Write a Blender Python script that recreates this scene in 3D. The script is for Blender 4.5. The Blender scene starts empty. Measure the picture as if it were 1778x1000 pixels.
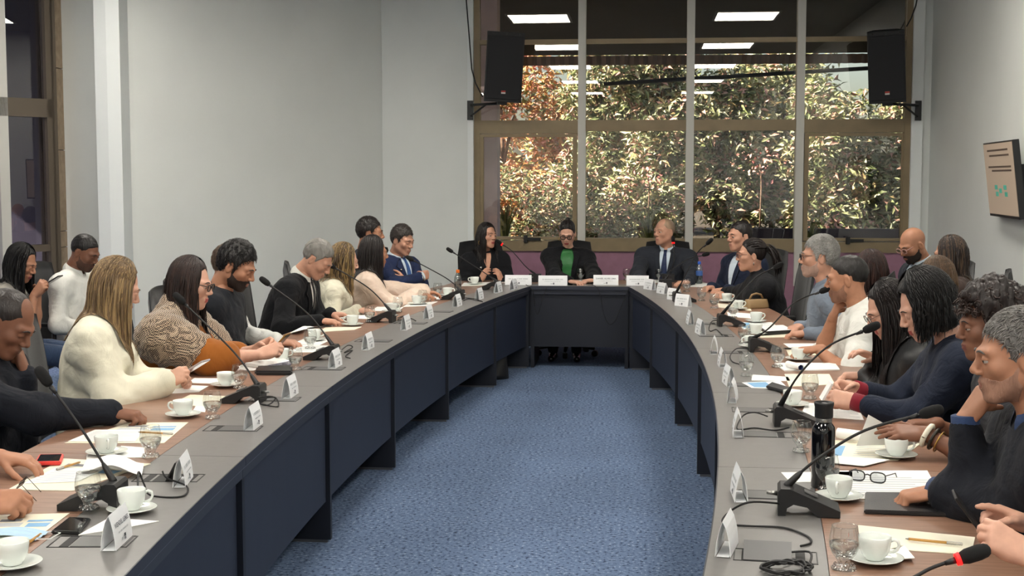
import bpy, bmesh, math, random
import numpy as np
from mathutils import Vector, Matrix, Euler

random.seed(7); RNG = np.random.default_rng(11)
SC = bpy.context.scene
COL = SC.collection
PI = math.pi

# ------------------------------------------------------------------ camera
F = 2300.0                       # focal length in pixels of the 1778 x 1000 frame
CAMP = np.array([0.0, 0.0, 1.70])
PITCH = math.atan(190.0 / F)
YAW = math.atan(226.0 * math.cos(PITCH) / F)
cam_d = bpy.data.cameras.new('camera'); cam_d.sensor_width = 36.0
cam_d.lens = 36.0 * F / 1778.0; cam_d.clip_end = 200
cam = bpy.data.objects.new('camera', cam_d); COL.objects.link(cam)
cam.location = CAMP; cam.rotation_euler = (PI / 2 - PITCH, 0, YAW)
SC.camera = cam

# ------------------------------------------------------------------ world, sun, exposure
W = bpy.data.worlds.new('sky'); SC.world = W; W.use_nodes = True
wn = W.node_tree.nodes; wl = W.node_tree.links; wn.clear()
wo = wn.new('ShaderNodeOutputWorld'); wb = wn.new('ShaderNodeBackground'); ws = wn.new('ShaderNodeTexSky')
ws.sky_type = 'NISHITA'; ws.sun_disc = False; ws.sun_elevation = math.radians(34); ws.sun_rotation = math.radians(250)
ws.dust_density = 3.0
wb.inputs['Strength'].default_value = 0.22
wl.new(ws.outputs[0], wb.inputs[0]); wl.new(wb.outputs[0], wo.inputs[0])
sun_d = bpy.data.lights.new('sun', 'SUN'); sun_d.energy = 20.0; sun_d.angle = math.radians(0.6); sun_d.color = (1.0, 0.90, 0.77)
sun = bpy.data.objects.new('sun', sun_d); COL.objects.link(sun)
sun.rotation_euler = Vector((0.80, 0.28, -0.62)).to_track_quat('-Z', 'Y').to_euler()
PANEL_LIGHT = 18.0
SC.view_settings.view_transform = 'Standard'; SC.view_settings.look = 'None'
SC.view_settings.gamma = 1.0; SC.view_settings.use_curve_mapping = False
SC.view_settings.exposure = 0.78

# ------------------------------------------------------------------ pixel <-> place
_fw = np.array([-math.sin(YAW) * math.cos(PITCH), math.cos(YAW) * math.cos(PITCH), -math.sin(PITCH)])
_rt = np.array([math.cos(YAW), math.sin(YAW), 0.0]); _up = np.cross(_rt, _fw)
def _ray(x, y): return _fw + _rt * (x - 889) / F + _up * (500 - y) / F
TZ = 0.74                                        # table height
def PZ(x, y, z=TZ):                              # the point at height z seen at pixel x, y
    d = _ray(x, y); return Vector(CAMP + d * (z - CAMP[2]) / d[2])
def PY(x, y, Y):                                 # the point at depth Y
    d = _ray(x, y); return Vector(CAMP + d * Y / d[1])
def PX(x, y, X):
    d = _ray(x, y); return Vector(CAMP + d * X / d[0])

# ------------------------------------------------------------------ object helpers
def tag(o, label=None, cat=None, group=None, kind=None):
    if label: o['label'] = label
    if cat: o['category'] = cat
    if group: o['group'] = group
    if kind: o['kind'] = kind
    return o
def empty(name, loc=(0, 0, 0), rz=0.0, label=None, cat=None, group=None):
    o = bpy.data.objects.new(name, None); COL.objects.link(o); o.empty_display_size = 0.1
    o.location = loc; o.rotation_euler = (0, 0, rz)
    return tag(o, label, cat, group)
def link(name, me, mat=None, parent=None):
    o = bpy.data.objects.new(name, me); COL.objects.link(o)
    if mat is not None:
        for m in (mat if isinstance(mat, (list, tuple)) else [mat]): me.materials.append(m)
    if parent is not None: o.parent = parent
    return o
def raw(name, V, Fc, mat=None, parent=None, smooth=False, mi=None):
    me = bpy.data.meshes.new(name)
    me.from_pydata([tuple(map(float, v)) for v in V], [], [tuple(map(int, f)) for f in Fc])
    if smooth: me.polygons.foreach_set('use_smooth', [True] * len(me.polygons))
    o = link(name, me, mat, parent)
    if mi is not None: me.polygons.foreach_set('material_index', np.asarray(mi, dtype=np.int32))
    me.update()
    return o
def fast(name, V, Q, mat=None, parent=None, smooth=True, mi=None):   # numpy arrays, quads or triangles
    V = np.asarray(V, dtype=np.float32); Q = np.asarray(Q, dtype=np.int32)
    me = bpy.data.meshes.new(name)
    k = Q.shape[1]
    me.vertices.add(len(V)); me.vertices.foreach_set('co', V.ravel())
    me.loops.add(Q.size); me.loops.foreach_set('vertex_index', Q.ravel())
    me.polygons.add(len(Q)); me.polygons.foreach_set('loop_start', np.arange(0, Q.size, k, dtype=np.int32))
    me.polygons.foreach_set('loop_total', np.full(len(Q), k, dtype=np.int32))
    me.polygons.foreach_set('use_smooth', np.full(len(Q), smooth, dtype=bool))
    o = link(name, me, mat, parent)
    if mi is not None: me.polygons.foreach_set('material_index', np.asarray(mi, dtype=np.int32))
    me.update(calc_edges=True); me.validate()
    return o
class MB:
    """collects simple shapes; build() links them as one mesh object"""
    def __init__(s): s.V = []; s.F = []; s.S = []; s.M = []
    def add(s, V, Fc, smooth=False, m=0):
        n = len(s.V); s.V += [tuple(v) for v in V]; s.F += [tuple(i + n for i in f) for f in Fc]
        s.S += [smooth] * len(Fc); s.M += [m] * len(Fc); return s
    def box(s, x0, x1, y0, y1, z0, z1, mtx=None, m=0, bev=0.0):
        if bev > 0:
            bm = bmesh.new(); bmesh.ops.create_cube(bm, size=1.0)
            for v in bm.verts: v.co = Vector(((x0 + x1) / 2 + v.co.x * (x1 - x0), (y0 + y1) / 2 + v.co.y * (y1 - y0), (z0 + z1) / 2 + v.co.z * (z1 - z0)))
            bmesh.ops.bevel(bm, geom=bm.edges[:] , offset=bev, segments=2, affect='EDGES', profile=0.6)
            bm.verts.index_update()
            V = [v.co.copy() for v in bm.verts]; Fc = [[v.index for v in f.verts] for f in bm.faces]; bm.free()
            if mtx is not None: V = [mtx @ v for v in V]
            return s.add(V, Fc, True if bev > .008 else False, m)
        V = [Vector((x, y, z)) for z in (z0, z1) for y in (y0, y1) for x in (x0, x1)]
        if mtx is not None: V = [mtx @ v for v in V]
        return s.add(V, [(0, 2, 3, 1), (4, 5, 7, 6), (0, 1, 5, 4), (2, 6, 7, 3), (0, 4, 6, 2), (1, 3, 7, 5)], False, m)
    def tube(s, pts, r, n=8, cap=True, m=0, flat=None):
        pts = [Vector(p) for p in pts]; k = len(pts)
        rs = r if isinstance(r, (list, tuple)) else [r] * k
        V = []; up = None
        for i, p in enumerate(pts):
            t = (pts[min(i + 1, k - 1)] - pts[max(i - 1, 0)]).normalized()
            if up is None: up = t.orthogonal().normalized() if flat is None else Vector(flat)
            up = (up - t * up.dot(t)).normalized(); b = t.cross(up)
            for j in range(n):
                a = 2 * PI * j / n; V.append(p + (up * math.cos(a) + b * math.sin(a)) * rs[i])
        Fc = [(i * n + j, i * n + (j + 1) % n, (i + 1) * n + (j + 1) % n, (i + 1) * n + j) for i in range(k - 1) for j in range(n)]
        if cap: Fc += [tuple(reversed(range(n))), tuple(range((k - 1) * n, k * n))]
        return s.add(V, Fc, True, m)
    def lathe(s, prof, n=24, c=(0, 0, 0), m=0, smooth=True, mtx=None):
        V = []; c = Vector(c)
        for r, z in prof:
            for j in range(n):
                a = 2 * PI * j / n; V.append(c + Vector((r * math.cos(a), r * math.sin(a), z)))
        if mtx is not None: V = [mtx @ v for v in V]
        k = len(prof)
        Fc = [(i * n + j, i * n + (j + 1) % n, (i + 1) * n + (j + 1) % n, (i + 1) * n + j) for i in range(k - 1) for j in range(n)]
        if prof[0][0] > 1e-4: Fc.append(tuple(reversed(range(n))))
        if prof[-1][0] > 1e-4: Fc.append(tuple(range((k - 1) * n, k * n)))
        return s.add(V, Fc, smooth, m)
    def prism(s, poly, z0, z1, mtx=None, m=0):
        n = len(poly); V = [Vector((x, y, z0)) for x, y in poly] + [Vector((x, y, z1)) for x, y in poly]
        if mtx is not None: V = [mtx @ v for v in V]
        return s.add(V, [tuple(reversed(range(n))), tuple(range(n, 2 * n))] + [(i, (i + 1) % n, n + (i + 1) % n, n + i) for i in range(n)], False, m)
    def build(s, name, mat=None, parent=None):
        me = bpy.data.meshes.new(name); me.from_pydata([tuple(v) for v in s.V], [], s.F)
        me.polygons.foreach_set('use_smooth', s.S)
        o = link(name, me, mat, parent)
        if isinstance(mat, (list, tuple)): me.polygons.foreach_set('material_index', s.M)
        me.update(); return o
def copy_tree(o, parent=None):
    c = o.copy(); COL.objects.link(c)
    if parent is not None: c.parent = parent
    for ch in list(o.children): copy_tree(ch, c)
    return c
def put(root, loc, rz, label=None, group=None, used=set()):
    """the first call moves the prototype itself, later calls copy it with its parts"""
    o = root if root.name not in used else copy_tree(root)
    used.add(root.name)
    o.location = loc; o.rotation_euler = (0, 0, rz)
    return tag(o, label, None, group)

# ------------------------------------------------------------------ materials
def lin(h):
    h = h.lstrip('#'); c = [int(h[i:i + 2], 16) / 255 for i in (0, 2, 4)]
    return tuple(x / 12.92 if x <= .04045 else ((x + .055) / 1.055) ** 2.4 for x in c) + (1.0,)
MATS = {}
def mat(name, col, rough=0.6, metal=0.0, vary=0.0, vscale=20.0, bump=0.0, bscale=200.0, sheen=0.0, spec=0.5, stretch=None, trans=0.0, coat=0.0, sub=0.0):
    if name in MATS: return MATS[name]
    m = bpy.data.materials.new(name); m.use_nodes = True
    N = m.node_tree.nodes; L = m.node_tree.links; b = N['Principled BSDF']
    c = lin(col) if isinstance(col, str) else tuple(col) + (1.0,) * (4 - len(col))
    b.inputs['Base Color'].default_value = c; b.inputs['Roughness'].default_value = rough; b.inputs['Metallic'].default_value = metal
    b.inputs['Specular IOR Level'].default_value = spec; b.inputs['Sheen Weight'].default_value = sheen; b.inputs['Coat Weight'].default_value = coat
    b.inputs['Transmission Weight'].default_value = trans
    if sub: b.inputs['Subsurface Weight'].default_value = sub; b.inputs['Subsurface Scale'].default_value = 0.01; b.inputs['Subsurface Radius'].default_value = (1, .4, .25)
    tc = None
    if vary or bump:
        tc = N.new('ShaderNodeTexCoord'); mp = N.new('ShaderNodeMapping'); L.new(tc.outputs['Object'], mp.inputs[0])
        if stretch: mp.inputs['Scale'].default_value = stretch
    if vary:
        n = N.new('ShaderNodeTexNoise'); n.inputs['Scale'].default_value = vscale; n.inputs['Detail'].default_value = 5
        L.new(mp.outputs[0], n.inputs['Vector'])
        r = N.new('ShaderNodeValToRGB'); L.new(n.outputs['Fac'], r.inputs[0])
        r.color_ramp.elements[0].position = .3; r.color_ramp.elements[1].position = .7
        r.color_ramp.elements[0].color = tuple(max(0, x * (1 - vary)) for x in c[:3]) + (1,)
        r.color_ramp.elements[1].color = tuple(min(1, x * (1 + vary)) for x in c[:3]) + (1,)
        L.new(r.outputs[0], b.inputs['Base Color'])
    if bump:
        n = N.new('ShaderNodeTexNoise'); n.inputs['Scale'].default_value = bscale; n.inputs['Detail'].default_value = 3
        L.new(mp.outputs[0], n.inputs['Vector'])
        bp = N.new('ShaderNodeBump'); bp.inputs['Strength'].default_value = bump; bp.inputs['Distance'].default_value = .01
        L.new(n.outputs['Fac'], bp.inputs['Height']); L.new(bp.outputs[0], b.inputs['Normal'])
    MATS[name] = m; return m
def glow(name, col, strength):
    m = bpy.data.materials.new(name); m.use_nodes = True; N = m.node_tree.nodes; b = N['Principled BSDF']
    b.inputs['Base Color'].default_value = lin(col); b.inputs['Emission Color'].default_value = lin(col); b.inputs['Emission Strength'].default_value = strength
    MATS[name] = m; return m
def pane_mat(name, tint, refl=1.5, ior=1.5, transp=None):
    m = bpy.data.materials.new(name); m.use_nodes = True; N = m.node_tree.nodes; L = m.node_tree.links; N.clear()
    o = N.new('ShaderNodeOutputMaterial'); mx = N.new('ShaderNodeMixShader'); t = N.new('ShaderNodeBsdfTransparent'); g = N.new('ShaderNodeBsdfGlossy')
    lw_ = N.new('ShaderNodeLayerWeight'); pw = N.new('ShaderNodeMath'); pw.operation = 'POWER'; pw.inputs[1].default_value = 5.0
    f0 = ((ior - 1) / (ior + 1)) ** 2; ml = N.new('ShaderNodeMath'); ml.operation = 'MULTIPLY_ADD'; ml.use_clamp = True
    ml.inputs[1].default_value = (1 - f0) * .8; ml.inputs[2].default_value = f0 * refl * 1.6
    L.new(lw_.outputs['Facing'], pw.inputs[0]); L.new(pw.outputs[0], ml.inputs[0]); L.new(ml.outputs[0], mx.inputs[0])
    t.inputs[0].default_value = lin(tint); g.inputs['Roughness'].default_value = 0.0
    L.new(t.outputs[0], mx.inputs[1]); L.new(g.outputs[0], mx.inputs[2]); L.new(mx.outputs[0], o.inputs[0])
    MATS[name] = m; return m
# ================================================================== THE ROOM
M_wall = mat('wall_paint', '#dcdfdc', .55, vary=.03, vscale=1.5, bump=.03, bscale=60)
M_wall2 = mat('white_trim', '#e4e8e7', .5)
M_ceil = mat('ceiling_paint', '#8f9190', .9)
M_frame = mat('bronze_frame', '#86765b', .45, metal=.2, vary=.10, vscale=6)
M_mull = mat('aluminium_mullion', '#c3c2bb', .45, metal=.15)
M_purple = mat('purple_plaster', '#946a7e', .55, vary=.10, vscale=9)
M_lilac = mat('lilac_plaster', '#e4d3e0', .8, vary=.08, vscale=5)
M_stone = mat('stone_cladding', '#a08d76', .7, vary=.18, vscale=14)
M_dark = mat('black_plastic', '#141416', .45, bump=.05, bscale=300)
M_black = mat('deep_black', '#0a0a0b', .6)
M_brass = mat('dark_bronze_metal', '#3b3630', .4, metal=.6)

def carpet():
    m = mat('blue_carpet', '#4c6486', .95); N = m.node_tree.nodes; L = m.node_tree.links; b = N['Principled BSDF']
    b.inputs['Specular IOR Level'].default_value = .1
    tc = N.new('ShaderNodeTexCoord')
    n = N.new('ShaderNodeTexNoise'); n.inputs['Scale'].default_value = 55; n.inputs['Detail'].default_value = 2.0; n.inputs['Roughness'].default_value = .55
    L.new(tc.outputs['Object'], n.inputs['Vector'])
    r = N.new('ShaderNodeValToRGB'); e = r.color_ramp.elements
    e[0].position = .36; e[0].color = lin('#313e54'); e[1].position = .42; e[1].color = lin('#586a86')
    x = e.new(.60); x.color = lin('#637490'); x = e.new(.68); x.color = lin('#8b99ae')
    L.new(n.outputs['Fac'], r.inputs[0])
    n2 = N.new('ShaderNodeTexNoise'); n2.inputs['Scale'].default_value = 1.2; n2.inputs['Detail'].default_value = 4; L.new(tc.outputs['Object'], n2.inputs['Vector'])
    mx = N.new('ShaderNodeMix'); mx.data_type = 'RGBA'; mx.blend_type = 'MULTIPLY'; mx.inputs[0].default_value = .35
    L.new(r.outputs[0], mx.inputs[6])
    g = N.new('ShaderNodeValToRGB'); g.color_ramp.elements[0].position = .35; g.color_ramp.elements[0].color = (.6, .6, .6, 1); g.color_ramp.elements[1].position = .65
    L.new(n2.outputs['Fac'], g.inputs[0]); L.new(g.outputs[0], mx.inputs[7]); L.new(mx.outputs[2], b.inputs['Base Color'])
    bp = N.new('ShaderNodeBump'); bp.inputs['Strength'].default_value = .5; bp.inputs['Distance'].default_value = .006
    L.new(n.outputs['Fac'], bp.inputs['Height']); L.new(bp.outputs[0], b.inputs['Normal'])
    return m
M_carpet = carpet()
def struct(o): o['kind'] = 'structure'; return o

YW = 14.0; ZC = 3.9; XR = 3.04; YB = -9.0
XWL = PY(824, 310, YW).x; XWR = PY(1578, 310, YW).x; XBR = PY(1613, 310, YW).x; XBL = PY(665, 310, YW).x
XR = XBR
C1 = PY(206, 310, 11.6); C1 = (C1.x, 11.6)          # far-left wall corner
C2 = PY(190, 310, 11.45); C2 = (C2.x, 11.45)
C3 = PY(112, 310, 12.0); C3 = (C3.x, 12.0)
C4 = PY(97, 310, 11.75); C4 = (C4.x, 11.75)
dxy = Vector((math.sin(math.radians(37)), math.cos(math.radians(37))))
XLW = -9.5
kk = (C4[0] - XLW) / dxy.x; C5 = (XLW, C4[1] - kk * dxy.y)  # oblique glazed wall runs on to the left
floor_poly = [(XR, YB), (XR, YW + .16), (XLW - .5, YW + .16), (XLW - .5, YB)]
mb = MB(); mb.prism(floor_poly, -.05, 0.0); struct(mb.build('floor', M_carpet))
mb = MB(); mb.prism(floor_poly, ZC, ZC + .1); struct(mb.build('ceiling', M_ceil))
def wall_seg(mb, a, b, z0, z1, t=.12):               # wall from a to b, thickness to the left of the direction
    a = Vector(a); b = Vector(b); d = (b - a).normalized(); n = Vector((-d.y, d.x)) * t
    mb.prism([a, b, b + n, a + n] if True else [], z0, z1)
def wall(name, segs, mt, z0=0, z1=ZC, t=.12):
    mb = MB()
    for a, b in segs: wall_seg(mb, a, b, z0, z1, t)
    return struct(mb.build(name, mt))
wall('wall_right', [((XR, YW), (XR, YB))], M_wall)
wall('wall_rear', [((XR, YB), (XLW, YB))], M_wall)
wall('wall_left', [((XLW, YB), C5)], M_wall)
wall('wall_far_left', [(C1, (XBL, YW))], M_wall)
wall('wall_recess', [(C3, (C3[0] - .0 + (C2[0] - C3[0]) * 1.0, C2[1] + .28))], M_wall)
wall('wall_pier', [(C2, C1)], M_wall2)
wall('wall_pier_return', [((C2[0] - .02, C2[1] + .30), C2)], M_wall2)
wall('wall_back_left', [((XBL, YW - .02), (XWL - .03, YW - .02))], M_wall, t=.2)
wall('wall_back_right', [((XWR, YW), (XR + .1, YW))], M_wall, t=.2)
# thin white corner profile at the left window jamb
struct(MB().box(XWL - .06, XWL, YW - .10, YW + .05, 0, ZC).build('trim_1', M_wall2))
struct(MB().box(XWR, XBR - .09, YW - .07, YW + .02, 0, ZC).build('trim_2', M_wall2))

# ---- far window: purple parapet, bronze frame, aluminium mullions, panes
ZS = PY(1200, 437, YW).z
struct(MB().box(XWL, XWR, YW, YW + .14, 0, ZS).build('wall_back', M_purple))
def zz(y): return PY(1200, y, YW).z
def xx(x): return PY(x, 310, YW).x
mull = [xx(1010), xx(1197), xx(1387)]
win = empty('window_1', ((XWL + XWR) / 2, YW, ZS)); struct(win)
def wp(name, x0, x1, y0, y1, z0, z1, m):
    o = MB().box(x0, x1, y0, y1, z0, z1).build(name, m, win); o.matrix_parent_inverse = Matrix.Translation(win.location).inverted(); return o
bays = [XWL] + mull + [XWR]
z_t1, z_t2 = zz(66), zz(74)
for i, xm in enumerate(mull): wp('mullion', xm - .04, xm + .04, YW - .05, YW + .10, ZS - .35, ZC, M_mull)
for i in range(4):
    x0, x1 = bays[i], bays[i + 1]
    wp('sill', x0, x1, YW - .03, YW + .09, ZS, zz(414 if i in (1, 2) else 419), M_frame)
    wp('transom', x0, x1, YW - .025, YW + .08, zz(231 if i in (0, 3) else 227), zz(208), M_frame)
    wp('transom', x0, x1, YW - .01, YW + .06, z_t2, z_t1, M_frame)
    if i in (0, 3):                                   # opening sashes in the outer bays
        a, b = zz(417), zz(232)
        sx0, sx1 = (x0 + .05, x1 - .05) if i == 0 else (x0 + .05, x1 - .03)
        sash = MB(); t = .045
        sash.box(sx0, sx0 + t, YW - .02, YW + .05, a, b).box(sx1 - t, sx1, YW - .02, YW + .05, a, b)
        sash.box(sx0 + t, sx1 - t, YW - .02, YW + .05, a, a + .03).box(sx0 + t, sx1 - t, YW - .02, YW + .05, b - .03, b)
        so = sash.build('sash', M_frame, win); so.matrix_parent_inverse = Matrix.Translation(win.location).inverted()
        hx = xx(920 if i == 0 else 1480)
        la = MB().box(hx - .05, hx + .12, YW - .05, YW - .02, a - .01, a + .02).box(hx - .06, hx - .02, YW - .07, YW - .02, a - .03, a + .045).build('window_latch', M_black, win)
        la.matrix_parent_inverse = Matrix.Translation(win.location).inverted()
wp('jamb', XWL, XWL + .06, YW - .03, YW + .09, ZS, ZC, M_frame)
wp('jamb', XWR - .06, XWR, YW - .03, YW + .09, ZS, ZC, M_frame)
M_pane = pane_mat('window_glass', '#e9e6e0', 1.35)
for i in range(4):
    for za, zb in ((ZS + .06, zz(218)), (zz(218), zz(70)), (zz(70), ZC)):
        wp('pane', bays[i] + .02, bays[i + 1] - .02, YW + .030, YW + .034, za, zb, M_pane)

# ---- oblique glazed wall on the far left, with stone end pier
a4 = Vector(C4); d5 = -dxy
wl_ang = math.atan2(d5.y, d5.x)
lw = empty('window_2', (C4[0], C4[1], 0), wl_ang); struct(lw)
M_pane_l = pane_mat('dark_glass', '#a6a5ad', 1.3)
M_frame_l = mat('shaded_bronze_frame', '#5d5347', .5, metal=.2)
def lp(name, x0, x1, y0, y1, z0, z1, m): return MB().box(x0, x1, y0, y1, z0, z1).build(name, m, lw)
def along(px):                                       # distance along the oblique wall for a pixel column
    d = _ray(px, 310); A = np.array([[d[0], -d5.x], [d[1], -d5.y]]); t = np.linalg.solve(A, np.array([C4[0], C4[1]])); return t[1]
s_p = along(12); zl = lambda y, px=50: (CAMP + _ray(px, y) * ((C4[1] + d5.y * along(px)) / _ray(px, y)[1]))[2]
LW = kk
lp('jamb', -.0, .05, -.06, .06, 0, ZC, M_frame_l)
lp('sash', along(92), along(92) + .07, -.03, .06, .3, ZC, M_frame_l)
lp('transom', .05, s_p, -.04, .06, zl(203), zl(171), M_frame_l)
lp('transom', .05, s_p, -.03, .05, zl(437), zl(425), M_frame_l)
lp('transom', s_p, LW, -.04, .06, zl(203), zl(171), M_frame_l)
lp('mullion', s_p, s_p + .09, -.10, .06, 0, ZC, M_mull)
lp('mullion', s_p + 1.25, s_p + 1.34, -.10, .06, 0, ZC, M_mull)
lp('mullion', s_p + 2.5, s_p + 2.59, -.10, .06, 0, ZC, M_mull)
lp('transom', .05, LW, -.03, .05, 0, .35, M_frame_l)
for za, zb in ((.35, zl(187)), (zl(187), ZC)):
    lp('pane', .05, s_p, 0.0, .006, za, zb, M_pane_l); lp('pane', s_p, LW, 0.0, .006, za, zb, M_pane_l)
st = MB()
pier = empty('wall_stone_pier', (C4[0], C4[1], 0)); struct(pier)
zc_ = [0, zl(430, 105), zl(402, 105), zl(260, 105), zl(117, 105), ZC]
q = Vector(C4); r_ = Vector((C3[0] + .02, C3[1] - .02)); dn = (r_ - q).normalized(); nn = Vector((-dn.y, dn.x))
for i in range(5):
    b = MB(); b.prism([q - q, r_ - q, r_ - q + nn * .15, nn * .15], zc_[i] + .004, zc_[i + 1] - .004); b.build('stone', M_stone, pier)
MB().prism([nn * .02, r_ - q + nn * .02, r_ - q + nn * .14, nn * .14], 0, ZC).build('mortar', mat('mortar', '#5b5147', .9), pier)
# shaded purple wall of the neighbouring wing, beyond the dark glazing
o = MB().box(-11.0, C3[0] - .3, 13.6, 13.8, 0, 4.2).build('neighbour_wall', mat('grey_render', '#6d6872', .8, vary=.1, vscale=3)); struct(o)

# ---- ceiling lights
M_panel = glow('light_panel', '#fff8ec', PANEL_LIGHT)
proto = empty('ceiling_light', (0, 0, ZC), 0, 'square white ceiling light panel', 'ceiling light', 'ceiling light panels')
MB().box(-.40, .40, -.47, .47, -.012, 0).build('panel', M_panel, proto)
fr = MB()
for x0, x1, y0, y1 in ((-.43, -.40, -.5, .5), (.40, .43, -.5, .5), (-.40, .40, -.5, -.47), (-.40, .40, .47, .5)): fr.box(x0, x1, y0, y1, -.02, 0)
fr.build('frame', M_wall2, proto)
for j, y in enumerate((9.7, 5.7, 1.7, -2.3, -6.3)):
    for i, x in enumerate((-4.3, -1.42, 1.38)):  # leftmost column is unseen, added to light the left side of the room
        put(proto, (x, y, ZC), 0, 'white ceiling light panel in the %s row, %s column' % (('far', 'second', 'middle', 'fourth', 'rear')[j], ('left', 'middle', 'right')[i]), 'ceiling light panels')
# ================================================================== OUTSIDE
M_soffit = mat('dark_soffit', '#1d1c20', .8)
M_corr = mat('corrugated_sheet', '#8a7468', .7)
M_soil = mat('soil', '#3a342a', .95, vary=.3, vscale=8)
M_kerb = mat('kerb', '#3f3644', .8)
M_bark = mat('bark', '#6b5546', .9, vary=.25, vscale=15)
o = struct(MB().box(-9, 12, 14.25, 40, .55, .80).build('ground_outside', M_soil))
ye = 16.6; ze = PY(1200, 112, ye).z; zt = PY(1200, 97, ye).z
V = [(-6, 14.14, 4.05), (8, 14.14, 4.05), (8, ye, zt + .02), (-6, ye, zt + .02)]
roof = empty('veranda_roof', (0, ye, ze), 0, 'dark veranda roof outside with a corrugated front edge', 'roof')
vr = raw('soffit', [Vector(v) + Vector((0, 0, dz)) - Vector((0, ye, ze)) for dz in (0, .08) for v in V], [(3, 2, 1, 0), (4, 5, 6, 7), (0, 1, 5, 4), (1, 2, 6, 5), (2, 3, 7, 6), (3, 0, 4, 7)], M_soffit, roof)
n = 420; cv = []
for i in range(n + 1):
    x = -5 + 12 * i / n; yy = .02 * math.sin(i * PI / 2)
    cv += [(x, yy, 0), (x, yy - .1, zt - ze)]
raw('corrugated_edge', cv, [(2 * i, 2 * i + 2, 2 * i + 3, 2 * i + 1) for i in range(n)], M_corr, roof)
p0 = PY(1048, 146, 15.9); p1 = PY(1600, 113, 15.9)
MB().tube([p0 - Vector((0, ye, ze)), p1 - Vector((0, ye, ze))], .024, 6).build('slanting_bar', M_black, roof)
x0, x1 = PY(833, 300, 14.9).x, PY(866, 300, 14.9).x
o = MB().box(x0 - .3, x1, 14.75, 15.05, .0, 3.7).build('pillar_outside', M_lilac); tag(o, 'lilac plaster pillar outside the leftmost window bay', 'pillar')
pk = PY(1430, 397, 16.9)
o = MB().box(PY(1290, 400, 16.9).x, 6.5, 16.85, 17.0, .78, pk.z).build('planter_kerb', M_kerb); tag(o, 'low dark purple planter kerb behind the right window bays', 'kerb')

def leaf_material(name, cols):
    m = mat(name, '#6d7a3c', .45); N = m.node_tree.nodes; L = m.node_tree.links; b = N['Principled BSDF']
    at = N.new('ShaderNodeAttribute'); at.attribute_name = 'tint'; r = N.new('ShaderNodeValToRGB'); r.color_ramp.interpolation = 'CONSTANT'
    e = r.color_ramp.elements; k = len(cols)
    e[0].position = 0; e[0].color = lin(cols[0]); e[1].position = 1.0 / k; e[1].color = lin(cols[1])
    for i in range(2, k): x = e.new(i / k); x.color = lin(cols[i])
    L.new(at.outputs['Fac'], r.inputs[0]); L.new(r.outputs[0], b.inputs['Base Color'])
    b.inputs['Specular IOR Level'].default_value = .6
    return m
LG = leaf_material('green_leaves', ['#7e8a5c', '#5f6c44', '#a7ad84', '#4f5b3b', '#c2c19f', '#717856', '#a3936c', '#c4998c'])
LW_ = leaf_material('warm_leaves', ['#b5834e', '#cc9c60', '#8b8650', '#bf7f62', '#7a7f4c', '#d8ae7c', '#cf8f80', '#a06a3e'])
LP_ = leaf_material('grass_blades', ['#5f6b3c', '#77804a', '#4b5733', '#8c8f5a'])
LF_ = leaf_material('pink_flowers', ['#d58f8e', '#e3ac9f', '#c87a74', '#efc4b0'])
def leaves(n, sample, size, up=0.3, droop=.25, w=.34):
    """n bent leaves; sample(n) gives their places; returns vertices, quads and a tint for each face"""
    c = sample(n); d = RNG.normal(size=(n, 3)); d[:, 2] = d[:, 2] * .6 - .1; d /= np.linalg.norm(d, axis=1)[:, None]
    nr = RNG.normal(size=(n, 3)); nr[:, 2] += 1.0; nr[:, 1] -= .8; sd = np.cross(d, nr); sd /= np.linalg.norm(sd, axis=1)[:, None]; nr = np.cross(sd, d)
    L = (size * RNG.uniform(.65, 1.3, n))[:, None]
    tip = c + d * L - nr * L * droop; mid = c + d * L * .5
    V = np.stack([c, mid + sd * L * w * .5 + nr * L * .06, tip, mid - sd * L * w * .5 + nr * L * .06, mid - nr * L * .04], 1).reshape(-1, 3)
    i = np.arange(n) * 5
    T = np.stack([np.stack([i, i + 1, i + 4], 1), np.stack([i + 1, i + 2, i + 4], 1), np.stack([i + 2, i + 3, i + 4], 1), np.stack([i + 3, i, i + 4], 1)], 1).reshape(-1, 3)
    return V, T, np.repeat(RNG.uniform(0, 1, n), 4)
def add_tint(o, t):
    a = o.data.attributes.new('tint', 'FLOAT', 'FACE'); a.data.foreach_set('value', np.asarray(t, dtype=np.float32))
def tree(x, y, z0, h, rx, ry, n, size, lm, label, name='leafy_shrub', cat='shrub', blobs=26):
    root = empty(name, (x, y, z0), 0, label, cat, 'planting outside the window')
    bl = np.stack([RNG.normal(0, rx * .5, blobs), RNG.normal(0, ry * .45, blobs), RNG.uniform(.08, 1, blobs) * h], 1); br = RNG.uniform(.20, .42, blobs)
    def sample(k):
        j = RNG.integers(0, blobs, k); u = RNG.normal(size=(k, 3)); u /= np.linalg.norm(u, axis=1)[:, None]
        return bl[j] + u * (br[j] * RNG.uniform(.75, 1.0, k) ** .5)[:, None]
    V, T, t = leaves(int(n * 1.5), sample, size * .82)
    n = len(V) and n; o = fast('foliage', V, T, lm, root, smooth=False); add_tint(o, t); o['kind'] = 'stuff'
    mb = MB(); mb.tube([(0, 0, -.2), (.03, .02, h * .4), (-.02, 0, h * .85)], [.05, .04, .015], 7)
    for j in range(0, blobs, 3): mb.tube([(0, 0, bl[j, 2] * .45), tuple(bl[j] * np.array([.5, .5, .8])), tuple(bl[j])], [.022, .015, .008], 5)
    mb.build('trunk', M_bark, root)
    return root
def at_tree(px, Y): return PY(px, 310, Y).x
tree(at_tree(870, 20.5), 20.5, .8, 2.9, 1.0, .8, 3600, .15, LW_, 'orange-leaved tree outside, seen through the leftmost window bay', 'autumn_tree', 'tree')
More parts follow.
